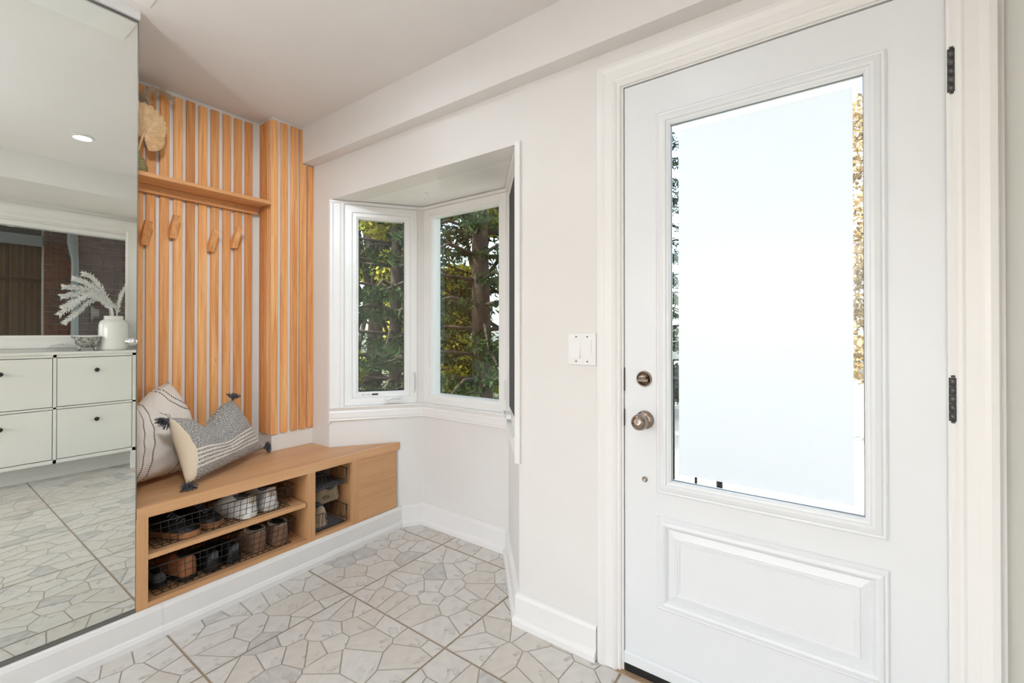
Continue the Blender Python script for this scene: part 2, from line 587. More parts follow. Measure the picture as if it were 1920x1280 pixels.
    def build(s, name, mat, parent=None, origin=None, fixn=True):
        me = bpy.data.meshes.new(name)
        v = s.v
        if origin is not None:
            v = [(p[0] - origin[0], p[1] - origin[1], p[2] - origin[2]) for p in v]
        me.from_pydata(v, [], s.f)
        for m in (mat if isinstance(mat, (list, tuple)) else [mat]):
            me.materials.append(m)
        if any(s.mi):
            me.polygons.foreach_set('material_index', s.mi)
        if any(s.sm):
            me.polygons.foreach_set('use_smooth', s.sm)
        if fixn:
            bm = bmesh.new(); bm.from_mesh(me)
            bmesh.ops.recalc_face_normals(bm, faces=bm.faces)
            bm.to_mesh(me); bm.free()
        me.update()
        o = bpy.data.objects.new(name, me)
        C.objects.link(o)
        if origin is not None:
            o.location = origin
        if parent:
            par(o, parent)
        return o


def wloc(o):
    m = Vector((0, 0, 0))
    mat = Matrix.LocRotScale(o.location, o.rotation_euler, o.scale)
    q = o.parent
    while q:
        mat = Matrix.LocRotScale(q.location, q.rotation_euler, q.scale) @ mat
        q = q.parent
    return mat


def par(o, p):
    """parent keeping the world place (parents are unrotated or handled by local coordinates)"""
    if p.get('_local'):
        o.parent = p
        return
    o.location = o.location - wloc(p).translation
    o.parent = p


def empty(name, loc, label=None, cat=None, group=None, kind=None, local=False, rot=(0, 0, 0)):
    o = bpy.data.objects.new(name, None)
    o.empty_display_size = 0.05
    C.objects.link(o)
    o.location = loc
    o.rotation_euler = rot
    if local:
        o['_local'] = 1
    tag(o, label, cat, group, kind)
    return o


def tag(o, label=None, cat=None, group=None, kind=None):
    if label: o['label'] = label
    if cat: o['category'] = cat
    if group: o['group'] = group
    if kind: o['kind'] = kind
    return o


def struct(o):
    o['kind'] = 'structure'
    return o


def copy_tree(o, parent=None):
    c = o.copy(); C.objects.link(c)
    c.parent = parent
    for ch in o.children:
        copy_tree(ch, c)
    return c


def extra_names(base):
    return base


# ================================================================== SETTING
XW = 1.48          # inner face of the door wall
ZC = 2.369         # ceiling
YW = 2.68          # back wall of the niche
YB = 2.53          # projecting (bump) wall
MY = 2.115         # mirror plane
YS = -0.87         # wall behind the camera (seen in the mirror)

# floor -------------------------------------------------------------
floor = empty('floor', (0, 0, 0), kind='structure')
b = MB().prism([(-3.2, -0.9), (1.475, -0.9), (1.475, 1.02), (1.91, 1.385), (1.91, 2.03), (1.80, 2.112), (-3.2, 2.112)], -0.06, -0.0010)
struct(b.build('grout_bed', M['grout'], floor))


def clip_half(poly, px, py, nx, ny):
    """keep the side where (p-(px,py)).n <= 0"""
    out = []
    n = len(poly)
    for i in range(n):
        a = poly[i]; c = poly[(i + 1) % n]
        da = (a[0] - px) * nx + (a[1] - py) * ny
        dc = (c[0] - px) * nx + (c[1] - py) * ny
        if da <= 0:
            out.append(a)
        if (da < 0) != (dc < 0) and da != dc:
            t = da / (da - dc)
            out.append((a[0] + (c[0] - a[0]) * t, a[1] + (c[1] - a[1]) * t))
    return out


def area(p):
    return 0.5 * sum(p[i][0] * p[(i + 1) % len(p)][1] - p[(i + 1) % len(p)][0] * p[i][1] for i in range(len(p)))


def inset(poly, d):
    if len(poly) < 3:
        return []
    if area(poly) < 0:
        poly = poly[::-1]
    out = list(poly)
    n = len(poly)
    for i in range(n):
        a = poly[i]; c = poly[(i + 1) % n]
        ex, ey = c[0] - a[0], c[1] - a[1]; L = math.hypot(ex, ey)
        if L < 1e-6:
            continue
        nx, ny = ey / L, -ex / L           # outward for ccw
        out = clip_half(out, a[0] - nx * d, a[1] - ny * d, nx, ny)
        if len(out) < 3:
            return []
    return out


def floor_clip(p):
    if len(p) < 3:
        return []
    cy = sum(q[1] for q in p) / len(p)
    if cy < 1.03:
        p = clip_half(p, 1.462, 0, 1, 0)
    else:
        p = clip_half(p, 1.895, 0, 1, 0)
        if len(p) >= 3:
            p = clip_half(p, 1.47, 1.03, 0.365, -0.43)
        if len(p) >= 3:
            p = clip_half(p, 1.90, 2.02, 0.32, 0.43)
    if len(p) >= 3:
        p = clip_half(p, 0, 2.094, 0, 1)
    return p


rng = random.Random(11)
TX, TY = 0.570, 0.575
n_st = 0
for r in range(6):
    for c in range(5):
        x0 = 1.2 + TX * (c - 3); y0 = 1.16 + TY * (r - 4); x1, y1 = x0 + TX, y0 + TY
        rect = [(x0 + .0019, y0 + .0019), (x1 - .0019, y0 + .0019), (x1 - .0019, y1 - .0019), (x0 + .0019, y1 - .0019)]
        tp = floor_clip(rect)
        if len(tp) < 3 or abs(area(tp)) < 1e-3 or y0 > 2.05:
            continue
        cx_, cy_ = sum(q[0] for q in tp) / len(tp), sum(q[1] for q in tp) / len(tp)
        tile = MB().prism(tp, -0.008, 0.0).build('floor_tile', M['tilebed'], floor, origin=(cx_, cy_, 0))
        # seeds
        seeds = []
        tries = 0
        while len(seeds) < 31 and tries < 4000:
            tries += 1
            s_ = (rng.uniform(x0, x1), rng.uniform(y0, y1))
            if all((s_[0] - q[0]) ** 2 + (s_[1] - q[1]) ** 2 > (0.052 if rng.random() < .6 else .10) ** 2 for q in seeds):
                seeds.append(s_)
        stretch = rng.uniform(0, pi)
        joined = MB()
        for i, s_ in enumerate(seeds):
            poly = list(rect)
            for j, q in enumerate(seeds):
                if i == j:
                    continue
                dx, dy = q[0] - s_[0], q[1] - s_[1]
                if dx * dx + dy * dy > 0.16:
                    continue
                # slightly skewed bisector keeps the pieces irregular
                sk = ((i * 7 + j * 13) % 11 - 5) * 0.0
                poly = clip_half(poly, (s_[0] + q[0]) / 2, (s_[1] + q[1]) / 2, dx, dy)
                if len(poly) < 3:
                    break
            poly = inset(poly, 0.0025) if len(poly) >= 3 else []
            poly = floor_clip(poly)
            if len(poly) < 3 or abs(area(poly)) < 1.2e-4:
                continue
            u = rng.random()
            mk = 'stone_w' if u < .60 else ('stone_b' if u < .87 else 'stone_g')
            if r >= 3 and c >= 1 and n_st < 298:
                n_st += 1
                ox = sum(q[0] for q in poly) / len(poly); oy = sum(q[1] for q in poly) / len(poly)
                MB().prism(poly, -0.004, 0.0011).build('stone', M[mk], tile, origin=(ox, oy, 0), fixn=False)
            else:
                joined.prism(poly, -0.004, 0.0011, mi={'stone_w': 0, 'stone_b': 1, 'stone_g': 2}[mk])
        if joined.v:
            tag(joined.build('stone_pieces', [M['stone_w'], M['stone_b'], M['stone_g']], tile, origin=(cx_, cy_, 0), fixn=False), kind='stuff')

# ceiling and bulkheads ----------------------------------------------
struct(MB().box((-3.3, -1.0, ZC), (1.62, 2.82, ZC + .1)).build('ceiling', M['ceil']))
struct(MB().box((1.412, -1.0, 2.159), (1.62, YB, ZC)).build('ceiling_bulkhead', M['wall']))
struct(MB().box((-3.3, -1.0, 2.185), (1.412, -0.165, ZC)).build('ceiling_bulkhead', M['wall']))
hb = MB().box((0.22, 1.88, ZC - .006), (0.556, 2.045, ZC))  # thin white panel standing in for a bright light patch on the ceiling
struct(hb.build('ceiling_light_patch', M['trim']))

# walls ---------------------------------------------------------------
# door wall pieces
dw = MB()
dw.box((XW, -0.90, 0), (1.60, -0.262, 2.159))
dw.box((XW, -0.262, 2.035), (1.60, 0.600, 2.159))
dw.box((XW, 0.600, 0), (1.60, 1.020, 2.159))
dw.box((XW, 1.020, 1.93), (1.60, 2.350, 2.159))
dw.box((XW, 2.350, 0), (1.60, 2.80, 2.159))
struct(dw.build('wall_right', M['wall']))
# grey stub wall next to the hinge side of the door
struct(MB().prism([(1.335, -0.333), (XW, -0.327), (XW, -0.86), (1.335, -0.86)], 0, 2.185).build('wall_return', M['grey_wall']))
# niche walls
struct(MB().box((0.50, YW, 0), (1.242, YW + .12, ZC)).build('wall_back', M['backing']))
struct(MB().box((1.242, YB, 0), (XW, YW + .12, ZC)).build('wall_pier', M['backing']))
struct(MB().box((0.48, 2.14, 0), (0.50, YW + .12, ZC)).build('wall_niche', M['backing']))
# closet wall behind the mirror and its header
cw = MB()
cw.box((-3.2, 2.14, 0), (0.48, 2.26, ZC))
cw.box((-3.2, 2.10, 2.34), (0.545, 2.14, ZC))
struct(cw.build('wall_left', M['wall']))
# wall behind the camera with window_4 opening
bw = MB()
bw.box((-3.2, YS - .12, 0), (0.10, YS, 2.185))
bw.box((0.10, YS - .12, 0), (1.30, YS, 1.06))
bw.box((0.10, YS - .12, 2.03), (1.30, YS, 2.185))
bw.box((1.30, YS - .12, 0), (1.60, YS, 2.185))
struct(bw.build('wall_front', M['wall']))
# far end wall, with an opening for the added fill window
ew = MB()
ew.box((-3.32, -1.0, 0), (-3.2, -0.62, ZC)); ew.box((-3.32, 2.1, 0), (-3.2, 2.82, ZC))
ew.box((-3.32, -0.62, 0), (-3.2, 2.1, 0.42)); ew.box((-3.32, -0.62, 2.28), (-3.2, 2.1, ZC))
struct(ew.build('wall_end', M['wall']))
w5 = empty('window_added', (-3.2, 0.75, 0.42), kind='structure')  # made-up window around the added fill lamp
fr = MB(); TE = lambda u, v, n: (-3.2 - n, u, v)
fr.sweep([(-0.62, .42), (2.1, .42), (2.1, 2.28), (-0.62, 2.28)], [(0, 0), (.06, 0), (.06, .04), (0, .04)], TE, closed=True)
fr.box((-3.24, .71, .42), (-3.2, .77, 2.28))
fr.build('window_frame', M['vinyl'], w5)
# unseen upper block added to throw shade on the ground outside
struct(MB().box((-3.3, -1.0, ZC + .12), (1.62, 2.82, 3.4)).build('shade_block_upper', M['siding']))

# --- bay ----------------------------------------------------------------
C1 = Vector((1.91, 2.03)); C2 = Vector((1.91, 1.385))
BL = Vector((1.48, 2.35)); BR_ = Vector((1.48, 1.02))


def frame2(A, Bp, inward):
    d = (Bp - A).normalized(); n = Vector((-d.y, d.x))
    if n.dot(inward) < 0:
        n = -n
    return (lambda s, z, k: (A.x + d.x * s + n.x * k, A.y + d.y * s + n.y * k, z)), (Bp - A).length


inw = Vector((-1, 0.0))
TL_, LL = frame2(C1, BL, Vector((-0.6, -0.8)))
TC_, LC = frame2(C2, C1, inw)
TR_, LR = frame2(C2, BR_, Vector((-0.6, 0.8)))


def wall_open(T, L, s0, s1, z0, z1, ztop, th=0.11):
    mb = MB()

    def bx(sa, sb, za, zb):
        if sb - sa > 1e-4 and zb - za > 1e-4:
            mb.box((sa, za, -th), (sb, zb, 0), T=T)
    bx(0, L, 0, z0); bx(0, L, z1, ztop); bx(0, s0, z0, z1); bx(s1, L, z0, z1)
    return mb


struct(wall_open(TL_, LL, .06, .45, .735, 1.905, 1.93).build('wall_bay_left', M['wall']))
struct(wall_open(TC_, LC, .035, .61, .735, 1.905, 1.93).build('wall_bay_centre', M['wall']))
struct(wall_open(TR_, LR, .06, .45, .735, 1.905, 1.93).build('wall_bay_right', M['wall']))
bayc = MB().prism([(1.482, 1.0), (1.60, 1.0), (2.05, 1.33), (2.05, 2.10), (1.60, 2.42), (1.482, 2.42)], 1.931, 2.05)
struct(bayc.build('ceiling_bay', M['trim']))
hk = empty('ceiling_hook', (1.72, 1.80, 1.93), 'small white screw-in hook on the soffit above the bay windows', 'hook')
hk_m = MB().lathe([(.014, 0), (.014, -.003), (.006, -.006)], 16, T=lambda x, y, z: (1.72 + x, 1.80 + y, 1.931 + z))
hk_m.build('mounting_plate', M['vinyl'], hk)
MB().tube([(1.72, 1.80, 1.926), (1.72, 1.80, 1.912), (1.726, 1.794, 1.903), (1.722, 1.80, 1.894), (1.712, 1.806, 1.897), (1.710, 1.808, 1.905)], .0026, 8).build('hook_wire', M['vinyl'], hk)

# baseboards ---------------------------------------------------------------
BBP = [(0, 0), (.030, 0), (.030, .022), (.024, .036), (.018, .040), (.018, .108), (.013, .120), (.006, .124), (0, .124)]


def baseboard(name, path, h=1.0):
    mb = MB()
    mb.sweep(path, [(d, z * h) for d, z in BBP], lambda x, y, z: (x, y, z))
    o = mb.build(name, M['trim'])
    struct(o)
    return o


# travel so that the room is on the left
baseboard('baseboard_right', [(XW, .678), (XW, 1.020), (1.91, 1.385), (1.91, 2.03), (1.806, 2.108)])
baseboard('baseboard_bench', [(1.799, 2.111), (0.62, 2.111)], .97)
baseboard('baseboard_left', [(0.6195, 2.111), (-3.2, 2.111)], .97)
baseboard('baseboard_front', [(-3.19, YS), (1.30, YS)])

# ================================================================== door_1
TD = lambda y, z, n: (XW + 0.004 - n, y, z)
door = empty('door_1', (XW, 0.17, 0), kind='structure')
DY0, DY1, DZ0, DZ1 = -0.236, 0.578, 0.036, 2.012
GY0, GY1, GZ0, GZ1 = -0.120, 0.468, 0.637, 1.892
mw = .046
slab = MB()
gi = .012
slab.box((XW + .004, DY0, DZ0), (XW + .048, GY0 + gi, DZ1))
slab.box((XW + .004, GY1 - gi, DZ0), (XW + .048, DY1, DZ1))
slab.box((XW + .004, GY0 + gi, DZ0), (XW + .048, GY1 - gi, GZ0 + gi))
slab.box((XW + .004, GY0 + gi, GZ1 - gi), (XW + .048, GY1 - gi, DZ1))
slab.build('door_slab', M['door'], door)
ccw = lambda y0, y1, z0, z1: [(y0, z0), (y1, z0), (y1, z1), (y0, z1)]
prof_g = [(0, 0), (0, .006), (.005, .010), (.010, .0085), (.014, .013), (.026, .017), (.033, .0165), (.036, .012), (.041, .011), (mw, .007), (mw, -.02), (.02, -.02)]
MB().sweep(ccw(GY0, GY1, GZ0, GZ1), prof_g, TD, closed=True).build('glass_moulding', M['door'], door)
g0, g1, g2, g3 = GY0 + mw, GY1 - mw, GZ0 + mw, GZ1 - mw
MB().box((XW + .020, g0 - .006, g2 - .006), (XW + .026, g1 + .006, g3 + .006)).build('clear_glass', M['clearglass'], door)
# bevel strips of the clear border
bv = MB()
bv.sweep(ccw(g0, g1, g2, g3), [(0, 0), (.020, .0035), (.022, .0035), (.022, .0), (0, -.0005)], lambda y, z, n: (XW + .0195 - n, y, z), closed=True)
bv.build('bevelled_border', M['clearglass'], door)
mg = .0225
MB().box((XW + .0150, g0 + mg, g2 + mg), (XW + .0165, g1 - mg, g3 - mg)).build('frosted_pane', M['frost'], door, fixn=True)
# dark gasket line along the top of the glass
MB().sweep(ccw(g0 - .001, g1 + .001, g2 - .001, g3 + .001), [(0, -.004), (0, .0), (.0022, .0), (.0022, -.004)], lambda y, z, n: (XW + .010 - n, y, z), closed=True).build('gasket', M['hinge'], door)
# lower panel
PY0, PY1, PZ0, PZ1 = -0.122, 0.466, 0.258, 0.560
prof_p = [(0, -.004), (0, .005), (.004, .009), (.009, .008), (.013, .013), (.022, .015), (.028, .012), (.033, .004), (.036, .0008), (.036, -.004)]
MB().sweep(ccw(PY0, PY1, PZ0, PZ1), prof_p, TD, closed=True).build('panel_moulding', M['door'], door)
prof_i = [(0, -.003), (0, .0012), (.020, .0085), (.022, .0115), (.027, .0115), (.030, .0095), (.034, .0095), (.036, .0070), (.036, -.003)]
MB().sweep(ccw(PY0 + .038, PY1 - .038, PZ0 + .038, PZ1 - .038), prof_i, TD, closed=True).build('inner_moulding', M['door'], door)
iy0, iy1, iz0, iz1 = PY0 + .073, PY1 - .073, PZ0 + .073, PZ1 - .073
MB().box((XW + .006, iy0, iz0), (XW - .003, iy1, iz1)).build('raised_panel', M['door'], door)
# bottom: drip strip and rubber sweep
MB().prism([(XW + .004, .036), (XW - .006, .036), (XW - .006, .068), (XW - .001, .074), (XW + .004, .074)], DY0, DY1, T=lambda x, z, y: (x, y, z)).build('bottom_strip', M['door'], door)
MB().box((XW + .001, DY0, .004), (XW + .046, DY1, .036)).build('door_sweep', M['black'], door)


def disc_T(y, z, x0):
    return lambda a, bb, hh: (x0 - hh, y + a, z + bb)


XD = XW + .004
dbo = MB().lathe([(.0265, 0), (.0265, .004), (.024, .008), (.0225, .008), (.0215, .0055), (.0, .0055)], 36, T=disc_T(.510, 1.010, XD)).build('deadbolt', M['nickel'], door)
tt = MB().box((-.019, -.0055, .006), (.019, .0055, .020), .003, T=lambda a, bb, hh: (XD - hh, .510 + a, 1.006 + bb))
tt.lathe([(.010, .005), (.010, .016), (.0, .016)], 20, T=disc_T(.510, 1.008, XD))
tt.build('thumb_turn', M['nickel'], dbo)
kn = MB().lathe([(.031, 0), (.031, .003), (.028, .007), (.018, .010), (.012, .012), (.011, .030), (.016, .036)], 36, T=disc_T(.508, .872, XD)).build('door_knob', M['nickel'], door)
MB().lathe([(.012, .032), (.018, .036), (.0245, .044), (.027, .053), (.0255, .062), (.020, .069), (.011, .073), (.0, .074)], 36, T=disc_T(.508, .872, XD)).build('knob_ball', M['nickel'], kn)
pp = MB().lathe([(.0095, 0), (.0095, .002), (.0065, .0035), (.005, .002), (.0, .002)], 24, T=disc_T(.508, .672, XD)).build('screw_cap', M['nickel'], door)
lt = MB().box((XW - .001, DY1 - .001, .845), (XW + .03, DY1 + .0025, .902)); lt.box((XW - .001, DY1 - .001, .965), (XW + .03, DY1 + .0015, 1.045))
lt.build('latch_plates', M['knobdark'], door)
for hz in (1.792, 1.008, .225):
    hg = MB()
    for k in range(5):
        z0 = hz - .052 + k * .0208
        hg.lathe([(.0078, 0), (.0078, .0200)], 14, T=lambda x, y, z, z0=z0: (XW - .006 + x, -.2385 + y, z0 + z))
    hg.lathe([(.0055, 0), (.006, .004), (.0, .007)], 12, T=lambda x, y, z: (XW - .006 + x, -.2385 + y, hz + .052 + z))
    hg.lathe([(.0, -.007), (.006, -.004), (.0055, 0)], 12, T=lambda x, y, z: (XW - .006 + x, -.2385 + y, hz - .052 + z))
    hg.box((XW - .003, -.254, hz - .05), (XW + .02, -.238, hz + .05))
    hg.build('hinge', M['hinge'], door)
# jamb and stops
jb = MB()
jb.box((XW, DY1 + .003, 0), (1.60, .600, 2.035)); jb.box((XW, -.262, 0), (1.60, DY0 - .005, 2.035)); jb.box((XW, DY0 - .005, DZ1 + .004), (1.60, DY1 + .003, 2.035))
jb.build('door_jamb', M['trim'], door)
ds = MB()
ds.box((XW + .05, DY1 - .012, 0), (1.58, DY1 + .003, 2.016)); ds.box((XW + .05, DY0 - .005, 0), (1.58, DY0 + .012, 2.016)); ds.box((XW + .05, DY0, DZ1 - .012), (1.58, DY1, DZ1 + .004))
ds.build('door_stop', M['black'], door)
MB().box((XW - .02, -.262, -.002), (1.66, .600, .0045)).build('threshold', M['grout'], door)
# casing (its own trim)
CP = [(0, 0), (0, .012), (.004, .018), (.016, .020), (.024, .0175), (.030, .015), (.052, .014), (.058, .0165), (.064, .014), (.070, .009), (.0755, .010), (.080, .007), (.080, 0)]
cp = [(d, n) for d, n in CP]
cs = MB()
# path runs round the outer edge with the opening on the right -> offsets go inwards (negative left)
cs.sweep([(.676, 0.0), (.676, 2.108), (-.317, 2.108), (-.317, 0.0)], [(d * 1.09, n + .0) for d, n in cp], lambda y, z, n: (XW - n, y, z))
struct(cs.build('trim_2', M['trim']))

# ================================================================== bay windows
frame_prof = lambda w, n0, n1, e=.004: [(0, n0), (0, n1 - e), (e, n1), (w - e, n1), (w, n1 - e), (w, n0)]


def rect_path(s0, s1, z0, z1):
    return [(s0, z0), (s1, z0), (s1, z1), (s0, z1)]


def TT(T):
    return lambda s, z, n: T(s, z, n)


def crank(T, s, z, parent, flip=1):
    cr = MB()
    # wedge shaped operator cover
    cr.prism([(-.052, 0), (.052, 0), (.052, .006), (.046, .022), (-.044, .026), (-.052, .020)], 0.004, .030, T=lambda a, bb, n: T(s + flip * a, z + bb, n))
    co = cr.build('crank_cover', M['vinyl'], parent)
    hd = MB()
    hd.tube([T(s + flip * .040, z + .020, .032), T(s + flip * .008, z + .026, .038), T(s - flip * .024, z + .018, .036), T(s - flip * .040, z + .016, .034)], [.006, .0055, .0045, .006], 8)
    hd.build('crank_handle', M['vinyl'], co)


def lock_handle(T, s, z0, z1, parent):
    lb = MB().box((s - .008, z0, .010), (s + .008, z1, .018), .003, T=lambda a, bb, n: T(a, bb, n))
    lo = lb.build('lock_plate', M['vinyl'], parent)
    MB().box((s - .004, z0 + .02, .017), (s + .004, z1 - .006, .030), .003, T=lambda a, bb, n: T(a, bb, n)).build('lock_lever', M['vinyl'], lo)


def casement(name, T, L, flush=False, glass='glass'):
    q = .22 if flush else 1.0
    w = empty(name, T(L / 2, .65, 0), kind='structure')
    # casing: moulded leg at the room end, thin head, apron at the bottom
    cas = MB()
    cas.sweep([(.455, .728), (.455, 1.928)][::-1], [(0, 0), (0, .010 * q), (.006, .016 * q), (.018, .017 * q), (.026, .012 * q), (.058, .011 * q), (.066, .015 * q), (.078, .015 * q), (.080, .010 * q), (.080, 0)], T)
    cas.sweep([(.004, .652), (.535, .652)], [(0, 0), (0, .010), (.006, .015), (.012, .012), (.018, .015), (.05, .016), (.058, .012), (.066, .016), (.078, .024), (.084, .024), (.084, 0)], T)
    cas.sweep([(.004, 1.912), (.535, 1.912)], [(0, 0), (0, .014), (.008, .018), (.016, .018), (.016, 0)], T)
    cas.build('window_casing', M['trim'], w)
    MB().sweep(rect_path(.036, .456, .736, 1.912), frame_prof(.044, -.06, .002 if flush else .006, .001 if flush else .004), T, closed=True).build('window_frame', M['vinyl'], w)
    MB().sweep(rect_path(.0795, .4125, .7795, 1.8685), [(0, -.05), (0, -.003), (.003, .0), (.022, .0), (.026, -.006), (.034, -.012), (.034, -.05)], T, closed=True).build('sash', M['vinyl'], w)
    MB().box((.112, .812, -.034), (.378, 1.842, -.030), T=lambda a, bb, n: T(a, bb, n)).build('pane', M[glass], w)
    MB().sweep(rect_path(.1155, .3745, .8155, 1.8385), [(0, -.03), (0, -.013), (.004, -.013), (.004, -.03)], T, closed=True).build('gasket', M['black'], w)
    if flush:
        MB().box((.090, .790, .0015), (.404, 1.864, .0030), T=lambda a, bb, n: T(a, bb, n)).build('insect_screen', M['screencloth'], w)
        MB().sweep(rect_path(.084, .410, .784, 1.870), [(0, 0), (0, .0045), (.008, .0045), (.008, 0)], T, closed=True).build('screen_frame', M['vinyl'], w)
    crank(T, .18, .752, w, -1)
    lock_handle(T, .062, .80, .925, w)
    return w


w1 = casement('window_1', TL_, LL)
st_ = MB().box((.262, .790, .0005), (.372, .806, .0015), T=lambda a, bb, n: TL_(a, bb, n)).build('sticker', M['sticker'], w1)
ink = MB()
ink.box((.266, .793, .0014), (.302, .803, .002), T=lambda a, bb, n: TL_(a, bb, n))
for k in range(7):
    s_ = .308 + k * .0036
    ink.box((s_, .797, .0014), (s_ + .0024, .800, .002), T=lambda a, bb, n: TL_(a, bb, n))
ink.prism([(.339, .7955), (.345, .7955), (.342, .801)], .0014, .002, T=lambda a, bb, n: TL_(a, bb, n))
ink.prism([(.352, .7945), (.356, .7945), (.3575, .802), (.3545, .802)], .0014, .002, T=lambda a, bb, n: TL_(a, bb, n))
ink.build('sticker_print', M['ink'], st_)

w2 = empty('window_2', (1.91, 1.70, .65), kind='structure')
cas = MB()
cas.sweep([(.004, .652), (LC - .004, .652)], [(0, 0), (0, .010), (.006, .015), (.012, .012), (.018, .015), (.05, .016), (.058, .012), (.066, .016), (.078, .024), (.084, .024), (.084, 0)], TC_)
cas.sweep([(.004, 1.912), (LC - .004, 1.912)], [(0, 0), (0, .014), (.008, .018), (.016, .018), (.016, 0)], TC_)
cas.build('window_casing', M['trim'], w2)
MB().sweep(rect_path(.010, LC - .010, .736, 1.912), frame_prof(.040, -.06, .008), TC_, closed=True).build('window_frame', M['vinyl'], w2)
MB().sweep(rect_path(.048, .598, .772, 1.884), [(0, -.05), (0, .001), (.003, .004), (.008, .004), (.010, .0), (.018, -.002), (.022, -.016), (.024, -.05)], TC_, closed=True).build('sash', M['vinyl'], w2)
MB().box((.066, .79, -.036), (.580, 1.866, -.032), T=lambda a, bb, n: TC_(a, bb, n)).build('pane', M['glass'], w2)
w3 = casement('window_3', TR_, LR, flush=True)
struct(MB().box((-.002, .640, .0), (.022, 1.935, .012), T=lambda a, bb, n: (XW - n, 1.020 - .008 + a, bb)).build('trim_3', M['trim']))
struct(MB().box((-.004, .640, .0), (.010, 1.930, .006), T=lambda a, bb, n: (XW - n, 2.350 - .004 + a, bb)).build('trim_4', M['trim']))

# window_4 behind the camera (seen in the mirror)
TB = lambda x, z, n: (x, YS + n, z)
w4 = empty('window_4', (.7, YS, 1.06), kind='structure')
MB().sweep(rect_path(.02, 1.325, 1.04, 2.15), [(0, 0), (0, .016), (.02, .018), (.06, .012), (.085, .014), (.10, .008), (.10, 0)], TB, closed=True).build('window_casing', M['trim'], w4)
MB().sweep(rect_path(.10, 1.30, 1.06, 2.03), frame_prof(.04, -.09, -.002), TB, closed=True).build('window_frame', M['vinyl'], w4)
MB().box((.13, YS - .05, 1.09), (1.285, YS - .046, 2.0)).build('pane', M['glass'], w4)
crank(lambda s, z, n: TB(s, z, n + .012), .79, 1.045, w4)

# ================================================================== wall plate
sw = empty('light_switch', (XW, .739, 1.105), 'white double rocker light switch on the cream wall beside the door casing', 'light switch')
TS = lambda y, z, n: (XW - n, y, z)
MB().box((.682, 1.046, 0), (.796, 1.164, .006), .0025, T=TS).build('switch_plate', M['vinyl'], sw)
for yc in (.761, .716):
    ro = MB()
    tip = .004 if yc > .74 else -.002
    ro.prism([(1.072, .004), (1.072, .0075 + tip), (1.105, .0085), (1.138, .0075 - tip * .5), (1.138, .004)], yc - .0165, yc + .0165, T=lambda z, n, y: (XW - n, y, z))
    ro.build('rocker', M['vinyl'], sw)
    MB().sweep(rect_path(yc - .0185, yc + .0185, 1.070, 1.140), [(0, .005), (0, .0064), (.0014, .0064), (.0014, .005)], TS, closed=True).build('rocker_bezel', M['trim'], sw)
    for zc in (1.060, 1.150):
        MB().lathe([(.0028, 0), (.0028, .0012), (.0, .0012)], 12, T=lambda a, bb, hh, yc=yc, zc=zc: (XW - .0058 - hh, yc + a, zc + bb)).build('screw', M['hinge'], sw)

# ================================================================== slats
slat_root = empty('slat_cladding', (.95, 2.64, .60), 'honey wood vertical slat cladding with white gaps on niche walls above bench', 'wall cladding')


def slat_mesh(name, w, dth, ln):
    mb = MB().box((-w / 2, -dth / 2, 0), (w / 2, dth / 2, ln), .0022)
    me = mb.build(name, M['slat'])
    return me


s0 = slat_mesh('slat', .0385, .0135, 2.352 - .600)
s0.parent = slat_root
first = True


def put_slat(x, y, rot=0):
    global first
    if first:
        o = s0; first = False
    else:
        o = s0.copy(); C.objects.link(o); o.parent = slat_root
    o.location = (x - .95, y - 2.64, random.uniform(-.004, .002))
    o.rotation_euler = (0, 0, rot)
    return o


for x in (.529, .583, .638, .6865, .736, .790, .846, .900, .955, 1.011, 1.069, 1.125, 1.181):
    put_slat(x, 2.673)
for y in (2.5755, 2.6285):
    put_slat(1.2350, y, pi / 2)
for x in (1.2495, 1.3055, 1.3630):
    put_slat(x, 2.523)
# slat notched round the bulkhead, and the short one under it
nt = MB()
nt.prism([(1.395, .600), (1.4335, .600), (1.4335, 2.154), (1.411, 2.154), (1.411, 2.352), (1.395, 2.352)], 2.5165, 2.5298, T=lambda x, z, y: (x, y, z))
nt.build('slat', M['slat'], slat_root, origin=(1.41, 2.52, .6))
MB().box((1.4430, 2.5165, .600), (1.4790, 2.5298, 2.154), .002).build('slat', M['slat'], slat_root, origin=(1.46, 2.52, .6))

